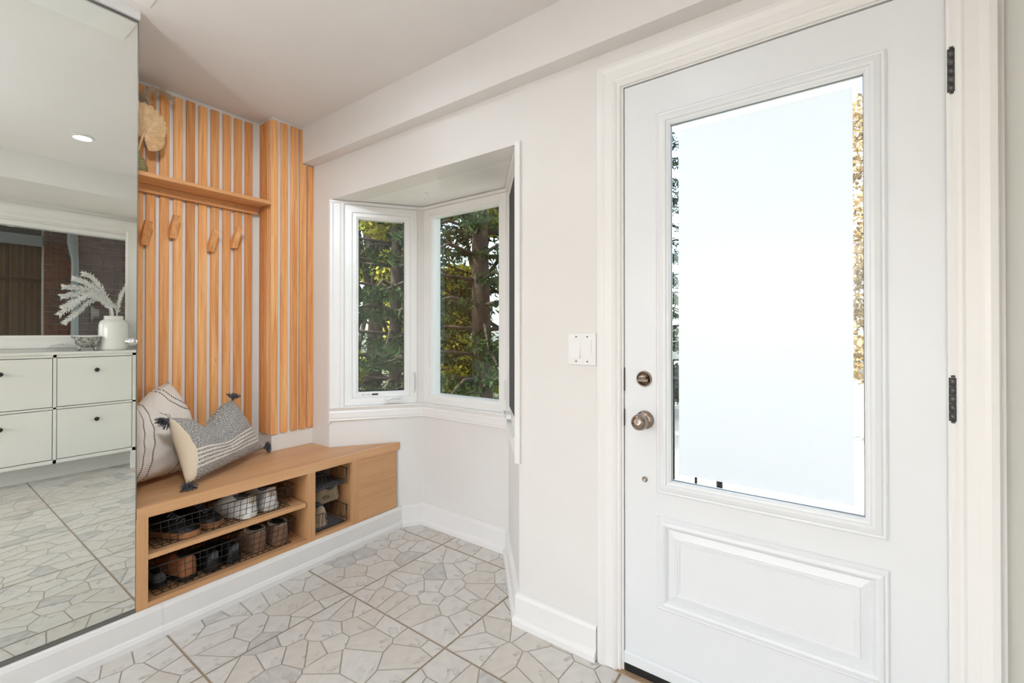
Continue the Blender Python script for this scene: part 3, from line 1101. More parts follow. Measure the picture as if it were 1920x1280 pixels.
# ================================================================== shelf and pegs
shelf = empty('wall_shelf', (.88, 2.58, 1.84), 'honey wood wall shelf with screwed back rail holding dried palm vase', 'shelf')
MB().box((.502, 2.500, 1.869), (1.221, 2.660, 1.888), .0015).build('shelf_board', M['shelfwood'], shelf)
MB().box((.502, 2.640, 1.833), (1.219, 2.660, 1.869), .0015).build('back_rail', M['shelfwood'], shelf)
for x in (.764, 1.042, 1.101):
    MB().lathe([(.0042, 0), (.0042, .001), (.0025, .0022), (0, .0022)], 14, T=lambda a, bb, hh, x=x: (x + a, 2.640 - hh, 1.8525 + bb)).build('screw', M['screw'], shelf)
peg_lab = ['wooden coat peg on slats, farthest left and beside the mirror edge',
           'wooden coat peg on slats, second from the mirror and the highest',
           'wooden coat peg on slats, third from the mirror',
           'wooden coat peg on slats, nearest the corner of the niche']
pegs = []
for i, (x, zb) in enumerate(((.705, 1.580), (.816, 1.631), (.986, 1.590), (1.098, 1.625))):
    if i == 0:
        pg = empty('coat_peg', (x, 2.66, zb), peg_lab[0], 'coat peg', 'coat pegs under the shelf', local=True)
        pm = MB().prism([(0, 0), (-.020, 0), (-.024, .012), (-.082, .104), (-.060, .108), (0, .040)], -.0135, .0135, T=lambda y, z, xx: (xx, y, z))
        pm.build('peg_body', M['slat'], pg)
        MB().lathe([(.0036, 0), (.0036, .001), (.002, .002), (0, .002)], 12, T=lambda a, bb, hh: (a, -.0295 - hh, .021 + bb)).build('screw', M['screw'], pg)
        base_peg = pg
    else:
        pg = copy_tree(base_peg)
        pg.location = (x, 2.66, zb)
        pg['label'] = peg_lab[i]

# ================================================================== bench
bench = empty('storage_bench', (1.1, 2.3, .12), 'pale wood built-in storage bench with open shoe cubbies and wedge end', 'bench')
YF = 2.111
MB().prism([(.5445, YF + .019), (1.771, YF + .019), (1.478, 2.348), (1.478, 2.528), (1.2405, 2.528), (1.2405, 2.678), (.5445, 2.678)], .486, .5045).build('bench_top', M['bench'], bench)
MB().prism([(.5445, YF - .001), (1.796, YF - .001), (1.770, YF + .019), (.5445, YF + .019)], .463, .5045).build('front_edge', M['bench'], bench)
MB().box((.543, YF, .121), (.579, YF + .020, .463)).build('stile', M['benchv'], bench)
MB().box((1.2135, YF, .121), (1.2545, YF + .020, .463)).build('stile', M['benchv'], bench)
MB().box((1.468, YF, .121), (1.511, YF + .020, .463)).build('stile', M['benchv'], bench)
MB().box((.579, YF, .121), (1.2135, YF + .020, .140)).build('bottom_rail', M['bench'], bench)
MB().box((1.2545, YF, .121), (1.468, YF + .020, .141)).build('bottom_rail', M['bench'], bench)
MB().prism([(1.5115, YF + .003), (1.772, YF + .003), (1.745, YF + .021), (1.5115, YF + .021)], .121, .463).build('end_panel', M['bench'], bench)
MB().box((.545, YF + .021, .124), (1.50, 2.50, .139)).build('floor_board', M['bench'], bench)
MB().box((.580, YF + .001, .302), (1.205, 2.49, .3205)).build('middle_shelf', M['bench'], bench)
MB().box((.548, YF + .021, .139), (.566, 2.50, .486)).build('side_board', M['benchv'], bench)
MB().box((1.2138, YF + .021, .139), (1.2300, 2.50, .486)).build('divider', M['benchv'], bench)
MB().box((1.4750, YF + .021, .139), (1.4766, 2.34, .486)).build('divider', M['benchv'], bench)
MB().box((.548, 2.50, .139), (1.477, 2.512, .486)).build('back_board', M['benchv'], bench)

# ================================================================== mirror
mir = empty('mirror_door', (-.3, MY, .12), 'tall frameless mirrored closet door on the left with a grey bottom rail', 'mirror')
MB().box((-1.30, MY, .135), (.541, MY + .006, 2.330)).build('mirror_pane', M['mirror'], mir)
bk = MB().box((-1.30, MY + .0062, .121), (.5435, MY + .024, 2.339)); bk.build('backing_board', M['mirror_edge'], mir)
MB().box((-1.30, MY - .003, .120), (.5435, MY + .006, .1345)).build('bottom_rail', M['mirror_edge'], mir)
MB().box((-1.30, MY - .002, 2.3305), (.5435, MY + .006, 2.336)).build('top_rail', M['mirror_edge'], mir)
MB().box((.5412, MY, .135), (.5440, MY + .006, 2.330)).build('edge_strip', M['mirror_edge'], mir)
MB().lathe([(.013, 0), (.013, .003), (.006, .005), (.0055, .010), (.0135, .013), (.0145, .018), (.0125, .022), (0, .023)], 28, T=lambda a, bb, hh: (.526 + a, MY - hh, 1.132 + bb)).build('pull_knob', M['chrome'], mir)

# ================================================================== pillows
def pillow(name, P00, P10, P11, P01, thick, mat, dip=0.0, nu=36, nv=26, puff=1.0, normal=None, sag=0.02, mid_dip_back=0.0, right_bulge=None):
    """four corners (bottom-left, bottom-right, top-right, top-left seen from the room); dip lowers the middle of the top edge"""
    P00, P10, P11, P01 = map(Vector, (P00, P10, P11, P01))
    nrm = (P10 - P00).cross(P01 - P00).normalized()
    if normal and nrm.dot(Vector(normal)) < 0:
        nrm = -nrm
    vs = []; uvs = []; fs = []
    for side in (0, 1):
        for j in range(nv + 1):
            for i in range(nu + 1):
                u, v = i / nu, j / nv
                # edges of a stuffed cover curve inwards between the corners
                ub = u + (0.5 - u) * 0.07 * sin(pi * v); vb = v + (0.5 - v) * 0.05 * sin(pi * u)
                p = (P00 * (1 - ub) + P10 * ub) * (1 - vb) + (P01 * (1 - ub) + P11 * ub) * vb
                k = (4 * u * (1 - u)) ** 0.42 * (4 * v * (1 - v)) ** 0.42
                g = math.exp(-((u - (0.47 if not right_bulge else .33)) / 0.21) ** 2)
                p = p - Vector((0, 0, 1)) * dip * g * v ** 1.6
                if right_bulge:
                    p = p + Vector(right_bulge) * (sin(pi * v) ** 1.0) * u ** 2
                t = thick * k * (0.55 - 0.18 * v * g)
                wr = 0.004 * sin(u * 23 + v * 9) * k + .003 * sin(v * 31 - u * 12) * k
                p = p + nrm * ((t + wr) if side == 0 else -t * 0.85)
                vs.append(p); uvs.append((u, v))
    N = (nu + 1) * (nv + 1)
    idx = lambda s, i, j: s * N + j * (nu + 1) + i
    for j in range(nv):
        for i in range(nu):
            fs.append((idx(0, i, j), idx(0, i + 1, j), idx(0, i + 1, j + 1), idx(0, i, j + 1)))
            fs.append((idx(1, i, j), idx(1, i, j + 1), idx(1, i + 1, j + 1), idx(1, i + 1, j)))
    me = bpy.data.meshes.new(name)
    me.from_pydata([tuple(v) for v in vs], [], fs)
    ul = me.uv_layers.new(name='UVMap')
    for poly in me.polygons:
        poly.use_smooth = True
        for li in poly.loop_indices:
            ul.data[li].uv = uvs[me.loops[li].vertex_index]
    me.materials.append(mat)
    bm = bmesh.new(); bm.from_mesh(me)
    bmesh.ops.remove_doubles(bm, verts=bm.verts, dist=1e-5)
    bmesh.ops.recalc_face_normals(bm, faces=bm.faces)
    bm.to_mesh(me); bm.free()
    o = bpy.data.objects.new(name, me); C.objects.link(o)
    return o


def tassel(parent, base, direction, size=.045, n=90, seed=1):
    rg = random.Random(seed)
    d = Vector(direction).normalized(); base = Vector(base)
    mb = MB()
    a = d.orthogonal().normalized(); bb = d.cross(a)
    mb.lathe([(0, 0), (.006, .002), (.008, .008), (.007, .014), (.009, .018)], 12, T=lambda x, y, z: tuple(base + a * x + bb * y + d * z))
    for k in range(n):
        th = rg.uniform(0, 2 * pi); rad = sqrt(rg.random())
        sp = rad * .036
        e = base + d * (size * rg.uniform(.8, 1.1) * (1 - .25 * rad)) + (a * cos(th) + bb * sin(th)) * sp
        m = base + d * .018 + (a * cos(th) + bb * sin(th)) * (.008 * rad + .012 * rad)
        if e.z < .507: e.z = .507 + rg.random() * .006
        if m.z < .507: m.z = .508
        mb.tube([base + d * .008, m, e], [.0014, .0015, .0012], 4)
    return mb.build('tassel', M['tassel'], parent)


pc = empty('cream_pillow', (.66, 2.42, .505), 'large cream throw pillow with black stitched stripes next to the mirror', 'pillow')
o = pillow('pillow_cover', (.47, 2.330, .520), (.845, 2.475, .518), (.795, 2.625, .925), (.560, 2.470, .870), .17, M['pcream'], dip=.045, normal=(0, -1, .2), right_bulge=(.05, 0, 0))
par(o, pc)
pgp = empty('lumbar_pillow', (.95, 2.38, .505), 'grey woven lumbar pillow with cream stripes and dark corner tassels', 'pillow')
o = pillow('pillow_cover', (.735, 2.212, .520), (1.190, 2.520, .530), (1.040, 2.525, .815), (.690, 2.290, .800), .135, M['pgrey'], dip=.085, normal=(.3, -1, .2))
par(o, pgp)
tassel(pgp, (.695, 2.285, .800), (-.75, -.35, -.45), seed=1)
tassel(pgp, (1.040, 2.523, .812), (.15, -.15, .8), seed=2, size=.04)
tassel(pgp, (1.190, 2.516, .535), (.55, -.5, .15), seed=3, size=.04)
tassel(pgp, (.740, 2.207, .528), (-.2, -.7, -.25), seed=4)
th = MB()
th.tube([(.693, 2.27, .805), (.675, 2.255, .822), (.652, 2.25, .836)], .0009, 5); th.tube([(.697, 2.28, .805), (.690, 2.26, .820), (.672, 2.252, .826)], .0009, 5)
th.build('loose_threads', M['thread'], pgp)


# ================================================================== wire baskets
def wire(mb, pts, r=.0013, closed=False):
    mb.tube(pts, r, 5, closed=closed, caps=False)


def long_basket(zb, zr, x0, x1, y0, y1, label):
    root = empty('wire_basket', ((x0 + x1) / 2, (y0 + y1) / 2, zb), label, 'basket', 'wire shoe baskets in the bench')
    tx, ty = .016, .014
    rim = MB()
    rim.tube([(x0, y0, zr), (x1, y0, zr), (x1, y1, zr), (x0, y1, zr)], .0024, 6, closed=True)
    rim.build('rim', M['wire'], root)
    fl = MB(); xa, xb, ya, yb = x0 + tx, x1 - tx, y0 + ty, y1 - ty
    fl.tube([(xa, ya, zb), (xb, ya, zb), (xb, yb, zb), (xa, yb, zb)], .0017, 5, closed=True)
    nx = int(round((xb - xa) / .0252)); ny = int(round((yb - ya) / .028))
    for k in range(1, nx):
        x = xa + (xb - xa) * k / nx; xt = x0 + (x1 - x0) * k / nx
        wire(fl, [(xt, y0, zr), (x, ya, zb), (x, yb, zb), (xt, y1, zr)])
    for k in range(1, ny):
        y = ya + (yb - ya) * k / ny; yt = y0 + (y1 - y0) * k / ny
        wire(fl, [(x0, yt, zr), (xa, y, zb), (xb, y, zb), (x1, yt, zr)])
    for k in (.25, .5, .75):
        q = 1 - k
        wire(fl, [(x0 + tx * k, y0 + ty * k, zr + (zb - zr) * k), (x1 - tx * k, y0 + ty * k, zr + (zb - zr) * k), (x1 - tx * k, y1 - ty * k, zr + (zb - zr) * k), (x0 + tx * k, y1 - ty * k, zr + (zb - zr) * k)], closed=True)
    tag(fl.build('wire_mesh', M['wire'], root), kind='stuff')
    return root


long_basket(.3225, .424, .594, 1.158, 2.132, 2.43, 'long black wire basket on the upper cubby shelf holding white and black shoes')
long_basket(.1410, .256, .594, 1.166, 2.132, 2.43, 'long black wire basket in the lower cubby holding brown moccasins')


def stack_basket(zb, zr, label, liner):
    x0, x1, y0, y1 = 1.262, 1.452, 2.135, 2.40
    root = empty('wire_basket', ((x0 + x1) / 2, (y0 + y1) / 2, zb), label, 'basket', 'wire shoe baskets in the bench')
    rim = MB(); lo = zb + (zr - zb) * .34
    xs = x0 + .058
    rim.tube([(x0, y1, zr), (x1, y1, zr), (x1, y0, zr - .002), (x1 - .006, y0, zr - .004), (x1 - .012, y0, lo), (xs + .012, y0, lo), (xs + .003, y0, zr - .012), (xs - .005, y0, zr - .002), (x0, y0, zr)], .0023, 6, closed=True)
    rim.build('rim', M['wire'], root)
    fl = MB(); tx = .010; xa, xb, ya, yb = x0 + tx, x1 - tx, y0 + .008, y1 - .008
    fl.tube([(xa, ya, zb), (xb, ya, zb), (xb, yb, zb), (xa, yb, zb)], .0022, 5, closed=True)
    nx = 9; ny = 12
    for k in range(1, nx):
        x = xa + (xb - xa) * k / nx
        ft = zr - .003 if x < xs else lo
        wire(fl, [(x, y0, ft), (x, ya, zb), (x, yb, zb), (x, y1, zr)])
    for k in range(1, ny):
        y = ya + (yb - ya) * k / ny
        wire(fl, [(x0, y, zr), (xa, y, zb), (xb, y, zb), (x1, y, zr)])
    zz = (zb + lo) / 2
    wire(fl, [(xa, y0 + .004, zz), (xb, y0 + .004, zz), (xb + .004, y1, zz), (xa - .004, y1, zz)], closed=True)
    for sx in (x0 + .004, x1 - .004):        # corner hooks that carry the stack
        wire(fl, [(sx, y0 + .004, zr), (sx, y0 - .006, zr + .006), (sx, y0 + .002, zb)], .0022)
    tag(fl.build('wire_mesh', M['wire'], root), kind='stuff')
    if liner:
        lb = MB().box((xa + .002, ya + .002, zb + .002), (xb - .002, yb - .002, zb + .006), .001)
        lb.build('liner', M['liner'], root)
    return root


stack_basket(.350, .430, 'upper of two stacked black wire baskets in the right cubby', True)
stack_basket(.1455, .232, 'lower of two stacked black wire baskets in the right cubby', True)


# ================================================================== shoes
def shoe(name, loc, ang, L, Wd, H, mats, label, group, style='sneaker', roll=0.0, tilt=0.0, lift=0.0):
    """toe along +Y local before rotation; mats: upper, sole, lining"""
    root = empty(name, loc, label, 'shoe', group, local=True, rot=(tilt, roll, ang))
    up, so, li = mats
    n, m = 18, 20
    sole_h = {'sneaker': .022, 'boot': .016, 'mocc': .010, 'clog': .020}[style]

    def width(t):
        return Wd / 2 * (0.74 + .10 * sin(pi * t * .9) + .26 * math.exp(-((t - .70) / .22) ** 2) - .06) * min(1, (t / .05 + .25)) ** .5 * min(1, ((1 - t) / .09 + .08)) ** .5

    def height(t):
        if style == 'boot':
            a = H if t < .42 else H - (H - .055) * min(1, (t - .42) / .26) ** .8
        elif style == 'mocc':
            a = H if t < .46 else H - (H - .05) * min(1, (t - .46) / .25) ** .9
        elif style == 'clog':
            a = H * (.9 if t < .35 else .9 + .1 * sin((t - .35) / .3 * pi)) if t < .6 else H - (H - .045) * ((t - .6) / .4) ** 1.1
        else:
            a = H * (1 - .10 * sin(pi * min(1, t / .45))) if t < .45 else H - (H - .045) * min(1, (t - .45) / .4) ** .9
        return a * (1 if t < .88 else max(.35, 1 - ((t - .88) / .12) ** 2 * .65))
    ub = MB(); rings = []
    for i in range(n + 1):
        t = i / n; w = width(t); hh = height(t)
        ring = []
        for k in range(m + 1):
            a = pi * k / m
            bx_ = style in ('boot', 'mocc') and t < .5
            x = cos(a) * w * (1 - (.10 if bx_ else .22) * sin(a) ** 2 * (1 if t < .55 else .3)); z = sole_h * .8 + (hh - sole_h * .8) * max(0.0, sin(a)) ** (.30 if bx_ else .62)
            ring.append((x, t * L - L / 2, z))
        rings.append(ring)
    vs = [p for r_ in rings for p in r_]; fs = []
    for i in range(n):
        for k in range(m):
            fs.append((i * (m + 1) + k, i * (m + 1) + k + 1, (i + 1) * (m + 1) + k + 1, (i + 1) * (m + 1) + k))
    fs.append(tuple(range(m + 1))); fs.append(tuple(n * (m + 1) + k for k in range(m, -1, -1)))
    ub.add(vs, fs, 0, True)
    ub.build('upper', up, root)
    sb = MB(); out = []
    for i in range(n + 1):
        t = i / n; out.append((width(t) * 1.07 + .001, t * L * 1.02 - L * .51))
    for i in range(n, -1, -1):
        t = i / n; out.append((-width(t) * 1.07 - .001, t * L * 1.02 - L * .51))
    sb.prism(out, 0, sole_h)
    if style in ('clog', 'sneaker'):
        sb.prism([(x * 1.03, y * 1.012) for x, y in out], sole_h * .35, sole_h * .62)
    sb.build('sole', so, root)
    # opening
    ob = MB(); oc = []
    t0, t1 = (.05, .40) if style in ('boot', 'mocc') else (.06, .46)
    for k in range(24):
        a = 2 * pi * k / 24
        t = (t0 + t1) / 2 + (t1 - t0) / 2 * sin(a)
        oc.append((cos(a) * width(.25) * .60, t * L - L / 2))
    ob.prism(oc, height(.2) - .012, height(.2) + .0025)
    ob.build('lining', li, root)
    return root, width, height, L


def add_laces(root, width, height, L, mat):
    lc = MB()
    for k in range(5):
        t = .50 + k * .055
        hh = height(t); w = width(t) * .42
        lc.tube([(-w, t * L - L / 2, hh - .004), (0, t * L - L / 2, hh + .004), (w, t * L - L / 2, hh - .004)], .0032, 6)
    lc.build('laces', mat, root)


def heel_tab(root, L, H, w, mat):
    MB().box((-w, -L / 2 - .003, H * .62), (w, -L / 2 + .008, H * .98), .003).build('heel_tab', mat, root)


ZS, ZL = .3245, .1430
gsh = 'shoes in the wire baskets'
WL = (M['whiteleather'], M['whitesole'], M['greysuede'])
r_, w_, h_, L_ = shoe('sneaker', (.932, 2.266, ZS + .0012), R(18), .255, .098, .098, WL, 'white leather sneaker in the upper basket, left one of the white pair', gsh)
add_laces(r_, w_, h_, L_, M['whitesole']); heel_tab(r_, .255, .098, .017, M['canvas2'])
r_, w_, h_, L_ = shoe('sneaker', (1.052, 2.285, ZS + .0012), R(6), .255, .098, .106, WL, 'white leather sneaker in the upper basket, right one of the white pair', gsh)
add_laces(r_, w_, h_, L_, M['whitesole']); heel_tab(r_, .255, .106, .017, M['canvas2'])
BG = (M['blackleather'], M['gum'], M['dark'])
r_, w_, h_, L_ = shoe('sneaker', (.690, 2.245, ZS + .0012), R(212), .240, .088, .085, BG, 'black shoe with gum sole at the left end of the upper basket', gsh)
add_laces(r_, w_, h_, L_, M['greysuede'])
r_, w_, h_, L_ = shoe('sneaker', (.800, 2.275, ZS + .0012), R(200), .240, .088, .085, BG, 'black shoe with gum sole in the middle of the upper basket', gsh)
add_laces(r_, w_, h_, L_, M['greysuede'])
MC = (M['mocc'], M['mocc'], M['dark'])
for x, y, a, lab in ((1.002, 2.275, R(12), 'brown suede moccasin with beaded collar in the lower basket, left of its pair'), (1.108, 2.262, R(4), 'brown suede moccasin with beaded collar in the lower basket, right of its pair')):
    r_, w_, h_, L_ = shoe('moccasin', (x, y, ZL + .0012), a, .210, .092, .100, MC, lab, gsh, 'mocc')
    bd = MB()
    for zz, rr in ((.094, .98), (.086, 1.0)):
        nb = 34
        for k in range(nb):
            t = 2 * pi * k / nb
            cxx, cyy = cos(t) * .036 * rr, -.105 + .21 * .235 + sin(t) * .051 * rr
            bd.lathe([(0, -.0036), (.0034, 0), (0, .0036)], 6, T=lambda x, y, z, c=(cxx, cyy, zz + .004): (c[0] + x, c[1] + y, c[2] + z))
    tag(bd.build('beaded_collar', M['bead'], r_), kind='stuff')
BK = (M['blackleather'], M['black'], M['dark'])
for x, y, a, lab in ((.803, 2.272, R(10), 'plain black shoe in the middle of the lower basket, left of its pair'), (.889, 2.275, R(8), 'plain black shoe in the middle of the lower basket, right of its pair')):
    r_, w_, h_, L_ = shoe('shoe', (x, y, ZL + .0012), a, .235, .080, .080, BK, lab, gsh)
    heel_tab(r_, .235, .08, .013, M['greysuede'])
r_, w_, h_, L_ = shoe('ankle_boot', (.712, 2.265, ZL + .0012), R(12), .215, .086, .095, (M['tan'], M['black'], M['dark']), 'tan leather ankle boot with black sole at the left of the lower basket', gsh, 'boot')
r_, w_, h_, L_ = shoe('shoe', (.634, 2.285, ZL + .0012), R(4), .20, .062, .060, (M['greysuede'], M['black'], M['dark']), 'small dark grey shoe in the left corner of the lower basket', gsh)
CV = (M['canvas'], M['canvas2'], M['greysuede'])
r_, w_, h_, L_ = shoe('canvas_shoe', (1.312, 2.268, .1535), R(4), .235, .088, .118, CV, 'beige canvas shoe standing in the lower basket of the right cubby', gsh, 'clog')
r_, w_, h_, L_ = shoe('canvas_shoe', (1.392, 2.262, .262), R(64), .150, .090, .092, CV, 'beige canvas shoe leaning on its side with round emblem under the upper basket', gsh, 'clog', tilt=R(-8), roll=R(-32))
em = MB().sweep([(cos(2 * pi * k / 20) * .016, sin(2 * pi * k / 20) * .011) for k in range(20)], [(0, 0), (0, .0016), (.003, .0016), (.003, 0)], lambda u, v, n: (-.0415 - n, -.012 + u, .047 + v), closed=True)
em.build('emblem', M['grass'], r_)
st2 = MB()
for k in range(3):
    st2.tube([(-.044, -.058 + k * .009, .018), (-.043, -.058 + k * .009, .05), (-.034, -.057 + k * .009, .076)], .0022, 5)
st2.build('heel_ribs', M['canvas2'], r_)
r_, w_, h_, L_ = shoe('sandal', (1.322, 2.345, .300), R(40), .14, .065, .045, (M['greysuede'], M['black'], M['dark']), 'dark grey strapped sandal lying behind the beige canvas shoes', gsh, tilt=R(10))

# ================================================================== dried palm, pampas and vase on the shelf
zs = 1.888
vs_ = empty('bud_vase', (.655, 2.575, zs), 'small olive green glazed vase on the wall shelf behind the mirror edge', 'vase')
MB().lathe([(.028, 0), (.037, .006), (.041, .03), (.038, .05), (.030, .068), (.017, .082), (.015, .098), (.018, .104), (.013, .104), (.011, .085)], 32, T=lambda x, y, z: (.655 + x, 2.575 + y, zs + z)).build('vase_body', M['olive'], vs_)
rb = MB()
for hh, rr in ((.026, .0405), (.040, .0405), (.053, .0365), (.066, .031)):
    rb.tube([(.655 + cos(t * pi / 12) * rr, 2.575 + sin(t * pi / 12) * rr, zs + hh + .004 * sin(t * 1.3)) for t in range(24)], .0022, 6, closed=True)
rb.build('raised_bands', M['olive'], vs_)
pal = empty('dried_palm_fan', (.668, 2.57, zs + .10), 'pleated tan dried palm fan leaning out of the shelf vase', 'dried palm')
nf = 26
Pc = Vector((.683, 2.572, 2.062)); fan = MB(); vv = []; ff = []
radf = lambda a: 0.060 + 0.018 * cos(a - R(20)) + 0.100 * max(0, sin(a - R(15))) ** 1.3
for k in range(nf * 2 + 1):
    a = R(-78) + R(258) * k / (nf * 2)
    rr = radf(a) * (1.0 if k % 2 == 0 else .96)
    off = .004 * (1 if k % 2 else -1)
    vv += [(Pc.x + .004 * cos(a), Pc.y, Pc.z + .004 * sin(a)), (Pc.x + rr * .55 * cos(a), Pc.y + off * .8, Pc.z + rr * .55 * sin(a)), (Pc.x + rr * cos(a), Pc.y + off * 1.6 - .01, Pc.z + rr * sin(a))]
for k in range(nf * 2):
    ff += [(k * 3, k * 3 + 1, k * 3 + 4, k * 3 + 3), (k * 3 + 1, k * 3 + 2, k * 3 + 5, k * 3 + 4)]
fan.add(vv, ff)
fo = fan.build('leaf_blade', M['palm'], pal)
sm_ = fo.modifiers.new('solidify', 'SOLIDIFY'); sm_.thickness = .0012
MB().tube([(.655, 2.575, zs + .05), (.662, 2.573, zs + .11), (.676, 2.566, zs + .18), (.692, 2.560, zs + .228)], [.0035, .004, .0045, .003], 8).build('stem', M['palm'], pal)
pam = empty('pampas_grass', (.655, 2.58, zs + .08), 'feathery beige pampas plume arching out of the shelf vase', 'dried grass')
rg = random.Random(5); pm = MB()
axis = [Vector(p) for p in ((.657, 2.585, 2.05), (.668, 2.60, 2.18), (.690, 2.605, 2.27), (.722, 2.60, 2.318), (.760, 2.595, 2.322), (.792, 2.59, 2.300))]
axis2 = [Vector(p) for p in ((.650, 2.59, 2.05), (.655, 2.60, 2.14), (.668, 2.605, 2.22), (.690, 2.60, 2.27), (.705, 2.595, 2.255))]
vv = []; ff = []
for ax, nn in ((axis, 1500), (axis2, 900)):
    pm.tube(ax, [.002] * len(ax), 5)
    for k in range(nn):
        t = rg.uniform(.25, .999) * (len(ax) - 1); i = int(t); f = t - i
        p = ax[i].lerp(ax[min(i + 1, len(ax) - 1)], f); d = (ax[min(i + 1, len(ax) - 1)] - ax[i]).normalized()
        rd = Vector((rg.gauss(0, 1), rg.gauss(0, .7), rg.gauss(0, 1))); rd = (rd - d * rd.dot(d)).normalized()
        ln = rg.uniform(.018, .042) * (1 - .5 * abs(t / (len(ax) - 1) - .55))
        e = p + (d * .75 + rd * .7 + Vector((0, 0, -.35))).normalized() * ln
        if e.z > 2.354: e.z = 2.354
        if e.y > 2.655: e.y = 2.655
        s_ = d.cross(rd) * .0010
        o_ = len(vv); vv += [p - s_, p + s_, e]; ff.append((o_, o_ + 1, o_ + 2))
pm.add(vv, ff)
tag(pm.build('plume', M['pampas'], pam, fixn=False), kind='stuff')

# ================================================================== shoe cabinet (seen in the mirror)
cab = empty('shoe_cabinet', (.71, -.75, 0), 'white four-flap shoe cabinet with dark knobs reflected in the mirror', 'cabinet')
cx0, cx1, cyf, cyb = .177, 1.247, -.655, YS + .014
MB().box((cx0 - .004, cyb, .990), (cx1 + .004, cyf + .012, 1.012), .003).build('cabinet_top', M['cabinet'], cab)
cb = MB()
cb.box((cx0, cyb, .150), (cx0 + .022, cyf, .990)); cb.box((cx1 - .022, cyb, .150), (cx1, cyf, .990))
cb.box((cx0, cyb, .150), (cx1, cyf, .178)); cb.box((cx0, cyb, .968), (cx1, cyf, .990)); cb.box((cx0, cyb, .150), (cx1, cyb + .006, .990))
cb.box((.7435, cyb, .150), (.7625, cyf, .990)); cb.box((cx0, cyf - .10, .568), (cx1, cyf, .583))
cb.build('cabinet_body', M['cabinet'], cab)
for x in (cx0, cx1 - .028):
    MB().prism([(x, 0.001), (x + .028, 0.001), (x + .028, .150), (x, .150)], cyf - .030, cyf, T=lambda xx, z, y: (xx, y, z)).build('leg', M['cabinet'], cab)
for xa, xb in ((cx0 + .024, .7415), (.7645, cx1 - .024)):
    for za, zb in ((.181, .565), (.586, .965)):
        d_ = MB().box((xa + .002, cyf - .018, za + .002), (xb - .002, cyf - .001, zb - .002), .0012).build('flap_door', M['cabinet'], cab)
        MB().lathe([(.006, 0), (.006, .012), (.0155, .017), (.0165, .022), (.012, .026), (0, .027)], 20, T=lambda a, bb, hh, xc=(xa + xb) / 2, zc=zb - .105: (xc + a, cyf - .001 + hh, zc + bb)).build('knob', M['knobdark'], d_)

zc = 1.012
va = empty('white_vase', (1.122, -.755, zc), 'tall white glazed jar vase on the shoe cabinet seen in the mirror', 'vase')
MB().lathe([(.080, 0), (.090, .005), (.097, .03), (.0985, .12), (.0965, .215), (.088, .245), (.072, .258), (.064, .262), (.064, .288), (.060, .292), (.056, .288), (.056, .262)], 40, T=lambda x, y, z: (1.122 + x, -.755 + y, zc + z)).build('vase_body', M['ceramic'], va)
sp = empty('white_sprigs', (1.122, -.755, zc + .26), 'frosted white fern sprigs arching left out of the jar vase', 'artificial plant')
rg = random.Random(9)


def sprig(pts, nn=130, ln=.036):
    mb = MB(); P = [Vector(p) for p in pts]
    # smooth through points
    cur = []
    for i in range(len(P) - 1):
        p0, p1, p2, p3 = P[max(i - 1, 0)], P[i], P[i + 1], P[min(i + 2, len(P) - 1)]
        for k in range(8):
            t = k / 8
            cur.append(.5 * ((2 * p1) + (p2 - p0) * t + (2 * p0 - 5 * p1 + 4 * p2 - p3) * t * t + (3 * p1 - p0 - 3 * p2 + p3) * t ** 3))
    cur.append(P[-1])
    mb.tube(cur, [.0028 - .0015 * i / len(cur) for i in range(len(cur))], 6)
    for k in range(nn):
        t = (.22 + .78 * k / nn) * (len(cur) - 1); i = min(int(t), len(cur) - 2); f = t - i
        p = cur[i].lerp(cur[i + 1], f); d = (cur[i + 1] - cur[i]).normalized()
        ang = k * 2.4 + rg.uniform(-.4, .4)
        a = d.orthogonal().normalized(); b2 = d.cross(a)
        rd = a * cos(ang) + b2 * sin(ang)
        e = p + (d * .85 + rd * 1.0).normalized() * ln * rg.uniform(.75, 1.1) * (1 - .4 * max(0, k / nn - .7))
        m_ = p.lerp(e, .5) + d.cross(rd) * 0
        mb.tube([p, m_, e], [.0018, .0036, .0010], 4)
    return mb.build('sprig', M['whiteplant'], sp)


bz = zc + .25
for tip in (((.925, -.72, 1.640), .40), ((.876, -.76, 1.600), .37), ((.812, -.73, 1.525), .36), ((.812, -.78, 1.450), .34), ((.790, -.74, 1.305), .30), ((.822, -.77, 1.238), .26), ((.80, -.69, 1.36), .31)):
    (tx_, ty_, tz_), lift = tip
    b0 = Vector((1.122 + rg.uniform(-.03, .03), -.755 + rg.uniform(-.03, .03), bz))
    e0 = Vector((tx_, ty_, tz_))
    m1 = b0 + Vector((-.015, 0, .12)); m2 = b0.lerp(e0, .42); m2.z = bz + lift * .68; m3 = b0.lerp(e0, .75); m3.z = max(tz_ * .55 + (bz + lift * .72) * .45, tz_ - .02)
    sprig([b0, m1, m2, m3, e0])
sprig([(1.14, -.75, bz), (1.150, -.75, bz + .12), (1.172, -.75, bz + .23), (1.225, -.75, 1.612)], 70, .026)

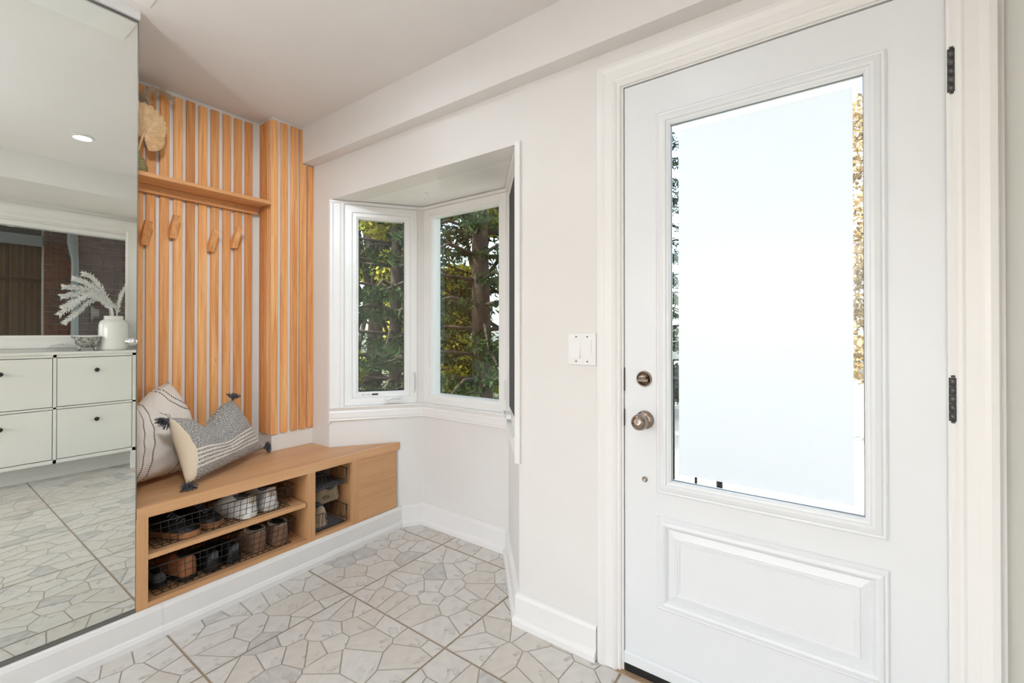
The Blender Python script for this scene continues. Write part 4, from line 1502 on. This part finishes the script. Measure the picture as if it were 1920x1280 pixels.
bo = empty('stone_bowl', (.951, -.725, zc), 'mottled grey stone bowl on short feet beside the white jar vase', 'bowl')
bbm = MB()
prof = [(.045, .030), (.060, .036), (.074, .062), (.083, .098), (.086, .112), (.080, .112), (.070, .075), (.05, .045), (0, .042)]
bbm.lathe(prof, 36, T=lambda x, y, z: (.951 + x, -.725 + y * .8, zc + z + .010 * (abs(x) / .086) ** 3 * (z > .09)))
bbm.build('bowl_body', M['mottled'], bo)
for a in (R(35), R(145), R(215), R(325)):
    ft = MB(); px, py = .951 + cos(a) * .052, -.725 + sin(a) * .04
    ft.tube([(px + cos(a) * .012, py + sin(a) * .010, zc + .004), (px + cos(a) * .010, py + sin(a) * .008, zc + .014), (px, py, zc + .042)], [.009, .007, .012], 10)
    ft.build('foot', M['mottled'], bo)
for sgn in (-1, 1):
    MB().tube([(.951 + sgn * .082, -.725, zc + .108), (.951 + sgn * .092, -.725, zc + .116), (.951 + sgn * .090, -.725, zc + .126)], [.008, .007, .004], 8).build('lug', M['mottled'], bo)

# ================================================================== ceiling pot lights
def pot(x, y, label, k=1.0):
    p = empty('ceiling_light', (x, y, ZC), label, 'ceiling light', 'recessed ceiling lights')
    MB().lathe([(.040, 0), (.052, -.0005), (.055, -.003), (.046, -.006), (.041, -.003)], 36, T=lambda a, bb, hh: (x + a, y + bb, ZC + hh)).build('trim_ring', M['trim'], p)
    MB().lathe([(.0, -.0012), (.0415, -.0012), (.0415, -.0024), (0, -.0024)], 32, T=lambda a, bb, hh: (x + a, y + bb, ZC + hh)).build('lens', M['lens'], p)
    l = lamp('lamp_beam', 'AREA', (0, 0, -.012), (0, 0, 0), POT_POWER * k, (.78, .89, 1.0), .085)
    l.parent = p
    l.data.spread = R(170)


# unseen uplighter added as fill: its light comes back soft from the ceiling
fl_ = empty('fill_uplighter', (-.95, 1.10, 0), 'added unseen uplighter floor lamp standing in the room behind the camera', 'floor lamp')
MB().lathe([(.14, 0), (.14, .012), (.03, .02)], 28, T=lambda a, bb, hh: (-.95 + a, 1.10 + bb, .002 + hh)).build('base', M['trim'], fl_)
MB().tube([(-.95, 1.10, .02), (-.95, 1.10, 1.22)], .012, 10).build('pole', M['trim'], fl_)
MB().lathe([(.02, 1.20), (.10, 1.24), (.17, 1.32), (.165, 1.32), (.095, 1.248), (.0, 1.23)], 32, T=lambda a, bb, hh: (-.95 + a, 1.10 + bb, hh)).build('bowl_shade', M['trim'], fl_)
ul = lamp('lamp_beam', 'AREA', (0, 0, 1.30), (pi, 0, 0), UPLIGHT_POWER, (.755, .885, 1.0), .20)
ul.parent = fl_
pot(.690, .493, 'lit round recessed ceiling light reflected in the mirror', .45)
pot(.800, 1.42, 'added unseen ceiling light in front of the bench, brightening the niche', 1.1)  # out of view, added to brighten the slatted niche
for x, y in ((-1.1, 1.0),):
    pot(x, y, 'added unseen ceiling light behind the camera as room fill')  # out of view, added as general fill

# unseen spotlight added as fill, turned towards the slatted niche
tsp = empty('fill_spotlight', (.06, .48, ZC), 'added unseen fill spotlight behind the camera aimed at the slatted niche', 'spotlight')
MB().lathe([(0, 0), (.05, 0), (.05, -.02), (0, -.02)], 28, T=lambda a, bb, hh: (.06 + a, .48 + bb, ZC + hh)).build('ceiling_plate', M['trim'], tsp)
sd = (Vector((1.0, 2.6, 1.30)) - Vector((.06, .48, ZC - .10))).normalized()
sp0 = Vector((.06, .48, ZC - .08))
MB().tube([(.06, .48, ZC - .02), sp0], .008, 8).build('arm', M['trim'], tsp)
MB().tube([sp0 - sd * .07, sp0 - sd * .05, sp0 + sd * .03], [.03, .045, .045], 20).build('lamp_head', M['trim'], tsp)
sl_ = lamp('lamp_beam', 'SPOT', sp0 + sd * .045 - Vector((.06, .48, ZC)), sd.to_track_quat('-Z', 'Y').to_euler(), SPOT_POWER, (.84, .92, 1.0))
sl_.data.spot_size = R(56); sl_.data.spot_blend = .7; sl_.data.shadow_soft_size = .08
sl_.parent = tsp

# ================================================================== OUTSIDE
GZ = -0.45
yard = MB().box((1.62, -14, GZ - .1), (13, 16, GZ))
struct(yard.build('ground', M['grass']))
struct(MB().box((-6, -14, GZ - .1), (1.62, -.99, GZ)).build('ground_side', M['concrete']))
struct(MB().box((13, -30, GZ - .12), (20, 30, GZ - .03)).build('street', M['asphalt']))
struct(MB().box((1.62, -.62, GZ), (3.0, 1.0, -.05)).build('porch', M['deck']))
struct(MB().box((3.0, -3.0, GZ), (13, 3.2, GZ + .02)).build('path', M['concrete']))

# porch railing
rail = empty('porch_railing', (2.9, .9, -.05), 'dark metal porch railing outside the front door glass', 'railing')
for x0_, y0_, x1_, y1_ in ((1.72, .96, 2.95, .96), (2.95, .96, 2.95, .55)):
    MB().tube([(x0_, y0_, .86), (x1_, y1_, .86)], .020, 8).build('top_bar', M['black'], rail)
    MB().tube([(x0_, y0_, .05), (x1_, y1_, .05)], .012, 8).build('bottom_bar', M['black'], rail)
    L_ = math.hypot(x1_ - x0_, y1_ - y0_); n_ = int(L_ / .11)
    for k in range(n_ + 1):
        f = k / n_
        big = k in (0, n_)
        MB().tube([(x0_ + (x1_ - x0_) * f, y0_ + (y1_ - y0_) * f, -.05), (x0_ + (x1_ - x0_) * f, y0_ + (y1_ - y0_) * f, .87 if big else .86)], .018 if big else .008, 6).build('baluster', M['black'], rail)

# car at the kerb
car = empty('car', (11.2, 4.6, GZ), 'blue-grey hatchback car parked at the kerb outside', 'car')
TCAR = lambda y, z, x: (11.2 + x, 4.6 + y, GZ + z)
body = [(-2.1, .35), (-2.12, .62), (-1.95, .80), (-1.1, .92), (1.5, .95), (2.0, .88), (2.1, .55), (2.05, .32)]
MB().prism(body, -.85, .85, T=TCAR).build('body', M['carpaint'], car)
MB().prism([(-1.15, .90), (-.45, 1.40), (.9, 1.44), (1.75, .93)], -.72, .72, T=TCAR).build('cabin', M['carpaint'], car)
for sx in (-.73, .73):
    MB().prism([(-.92, .95), (-.40, 1.33), (.25, 1.37), (.25, .95)], sx - .008, sx + .008, T=TCAR).build('side_window', M['carglass'], car)
    MB().prism([(.32, .95), (.32, 1.37), (.85, 1.37), (1.45, .96)], sx - .008, sx + .008, T=TCAR).build('side_window', M['carglass'], car)
for yy in (-1.3, 1.35):
    for sx in (-.78, .78):
        MB().lathe([(.0, -.1), (.20, -.1), (.32, -.09), (.32, .09), (.20, .1), (0, .1)], 24, T=lambda a, bb, hh, yy=yy, sx=sx: TCAR(yy + a, .32 + bb, sx + hh)).build('wheel', M['black'], car)


# trees
def leaves(name, mat, parent, blobs, n, size, aspect=1.0, seed=0, droop=0.0, zmin=None):
    g = np.random.default_rng(seed)
    B = np.array(blobs, dtype=float)         # x y z rx ry rz
    wts = (B[:, 3] * B[:, 4] * B[:, 5]) ** .66; wts /= wts.sum()
    ix = g.choice(len(B), n, p=wts)
    d = g.normal(size=(n, 3)); d /= np.linalg.norm(d, axis=1)[:, None]
    rad = g.random(n) ** .45
    c = B[ix, :3] + d * B[ix, 3:6] * rad[:, None]
    a = g.normal(size=(n, 3)); a[:, 2] -= droop; a /= np.linalg.norm(a, axis=1)[:, None]
    q = g.normal(size=(n, 3)); bq = np.cross(a, q); bq /= np.linalg.norm(bq, axis=1)[:, None]
    s = size * g.uniform(.6, 1.3, n)[:, None]
    V = np.stack([c - a * s, c + bq * s * aspect, c + a * s, c - bq * s * aspect], 1).reshape(-1, 3)
    if zmin is not None:
        V[:, 2] = np.maximum(V[:, 2], zmin)
    me = bpy.data.meshes.new(name)
    me.vertices.add(4 * n); me.vertices.foreach_set('co', V.ravel())
    me.loops.add(4 * n); me.loops.foreach_set('vertex_index', np.arange(4 * n))
    me.polygons.add(n); me.polygons.foreach_set('loop_start', np.arange(0, 4 * n, 4))
    me.update(calc_edges=True)
    me.materials.append(mat)
    o = bpy.data.objects.new(name, me); C.objects.link(o)
    par(o, parent)
    tag(o, kind='stuff')
    return o


def conifer(x, y, H, R0, label, seed, n=26000, zlow=.5, lean=0.0, trunk=.16):
    t = empty('conifer', (x, y, GZ), label, 'tree', 'trees beyond the windows')
    rg = random.Random(seed)
    MB().tube([(x, y, GZ - .02), (x + lean * .3, y, GZ + H * .3), (x + lean, y, GZ + H * .95)], [trunk, trunk * .75, .02], 12).build('trunk', M['bark'], t)
    br = MB(); blobs = []
    k = 0; z = zlow
    while z < H * .95:
        f = z / H
        for j in range(5):
            a = k * 2.4 + rg.uniform(-.3, .3); k += 1
            ln = R0 * (1 - f) ** .8 * rg.uniform(.75, 1.1) + .15
            bx, by, bzv = x + lean * f, y, GZ + z
            ex, ey, ez = bx + cos(a) * ln, by + sin(a) * ln, bzv - .12 * ln + rg.uniform(-.1, .1)
            br.tube([(bx, by, bzv), ((bx + ex) / 2, (by + ey) / 2, bzv + .06), (ex, ey, ez)], [.028, .02, .008], 5)
            for q in (.35, .62, .88, 1.0):
                blobs.append((bx + (ex - bx) * q, by + (ey - by) * q, bzv + (ez - bzv) * q, .20 * ln * .8 + .05, .20 * ln * .8 + .05, .10))
        z += .32
    br.build('branches', M['bark'], t)
    leaves('foliage', M['needle'], t, blobs, n, .055, .26, seed, .4, GZ + .05)
    return t


def broadleaf(x, y, H, rad, label, seed, mat, n=20000, size=.05, trunk=.15):
    t = empty('broadleaf_tree', (x, y, GZ), label, 'tree', 'trees beyond the windows')
    rg = random.Random(seed)
    MB().tube([(x, y, GZ - .02), (x + .1, y, GZ + H * .35), (x - .05, y + .1, GZ + H * .7)], [trunk, trunk * .8, trunk * .4], 12).build('trunk', M['bark'], t)
    br = MB(); blobs = []
    for k in range(22):
        a = k * 2.4; zz = H * rg.uniform(.10, .95); ln = rad * rg.uniform(.5, 1.0)
        e = (x + cos(a) * ln, y + sin(a) * ln, GZ + zz)
        br.tube([(x, y, GZ + H * .32 + .25 * k * H / 40), (x + cos(a) * ln * .5, y + sin(a) * ln * .5, GZ + zz - .1), e], [.05, .03, .01], 6)
        blobs.append((*e, .55 * rad * .6, .55 * rad * .6, .4 * rad * .6))
    br.build('branches', M['bark'], t)
    leaves('foliage', mat, t, blobs, n, size, .6, seed, 0, GZ + .1)
    return t


conifer(4.55, 3.70, 8.5, 1.5, 'dark conifer with thick trunk seen through the centre bay window', 3, 17000, 1.0, -.25, .15)
conifer(4.15, 5.00, 8.0, 1.5, 'dark conifer filling the lower half of the left bay window', 4, 15000, .3, .1, .10)
conifer(8.0, 8.6, 9.0, 1.9, 'dark conifer standing farther back between the two bay windows', 5, 22000, .5)
broadleaf(4.9, 6.5, 6.0, 1.6, 'yellow-green leafy tree glowing behind the left bay window conifer', 6, M['leaf_y'], 60000, .055)
broadleaf(6.6, 5.5, 6.0, 1.6, 'yellow-green leafy tree glowing behind the centre bay window conifer', 8, M['leaf_y'], 60000, .055)
broadleaf(9.0, -1.3, 6.0, 1.8, 'golden autumn tree seen at the right edge of the door glass', 9, M['leaf_o'], 30000, .042)
conifer(8.6, 2.75, 7.0, 1.1, 'slim conifer seen at the left edge of the door glass', 12, 16000, .4)

# neighbour brick wall, seen in the mirror through window_4
bwall = empty('brick_wall', (1.9, -3.36, GZ), 'dark red brick wall of the house next door, seen through window in mirror', 'brick wall')
MB().box((1.375, -3.60, GZ), (3.2, -3.365, 4.2)).build('mortar_wall', M['mortar'], bwall)
bme = MB().box((-.1075, -.02, -.0325), (.1075, .012, .0325), .003)
b0 = bme.build('brick', M['brick'])
b0.parent = bwall
fb = True
rg = random.Random(3)
nb = 0
for r in range(25):
    z = .78 + r * .075
    for k in range(6):
        x = 1.375 + .1075 + .225 * k + (0 if r % 2 else .1125)
        o = b0 if fb else b0.copy()
        if not fb:
            C.objects.link(o); o.parent = bwall
        fb = False
        o.location = (x - 1.9, -3.36 + 3.36 - rg.uniform(0, .003), z - GZ)
        nb += 1
    if r % 2 == 0:
        o = b0.copy(); C.objects.link(o); o.parent = bwall
        o.scale = (.48, 1, 1); o.location = (1.375 + .052 - 1.9, 0, z - GZ)
MB().box((1.135, -4.00, GZ), (1.60, -3.805, 2.74)).build('mortar_wall', M['mortar'], bwall)
for r in range(26):
    for k in range(0, 2):
        o = b0.copy(); C.objects.link(o); o.parent = bwall
        o.location = (1.135 + .1125 + .225 * k + (0 if r % 2 else .06) - 1.9, -.44, .78 + r * .075 - GZ)
    if r % 2 == 0:
        o = b0.copy(); C.objects.link(o); o.parent = bwall
        o.scale = (.24, 1, 1); o.location = (1.135 + .028 - 1.9, -.44, .78 + r * .075 - GZ)
dsp = MB().tube([(1.33, -3.30, GZ), (1.33, -3.30, 2.05), (1.30, -3.34, 2.25), (1.30, -3.34, 3.4)], .035, 10)
tag(dsp.build('downspout', M['spout']), 'grey downspout at the corner of the brick wall seen in the mirror', 'downspout')
# board fence left of it, standing in for insect screen and slat reflections
fen = empty('board_backdrop', (.4, -3.9, GZ), 'added dark board fence beside the brick wall seen in the mirror', 'backdrop')
bo_ = MB().box((-.07, -.012, 0), (.07, .012, 3.19), .004).build('board', M['backdrop'])
bo_.parent = fen
for k in range(20):
    o = bo_ if k == 0 else bo_.copy()
    if k:
        C.objects.link(o); o.parent = fen
    o.location = (-2.005 + k * .1402, 0, 0)
for z in (.4, 1.5, 2.6):
    MB().box((-1.65, -3.97, GZ + z), (1.13, -3.93, GZ + z + .09)).build('rail', M['backdrop'], fen)

struct(MB().box((-3.3, -4.2, 2.75), (4.2, -1.0, 2.85)).build('passage_roof', M['roofing']))
MB().box((-1.6, -3.885, 2.24), (1.13, -3.80, 2.37), .006).build('cross_beam', M['spout'], fen)
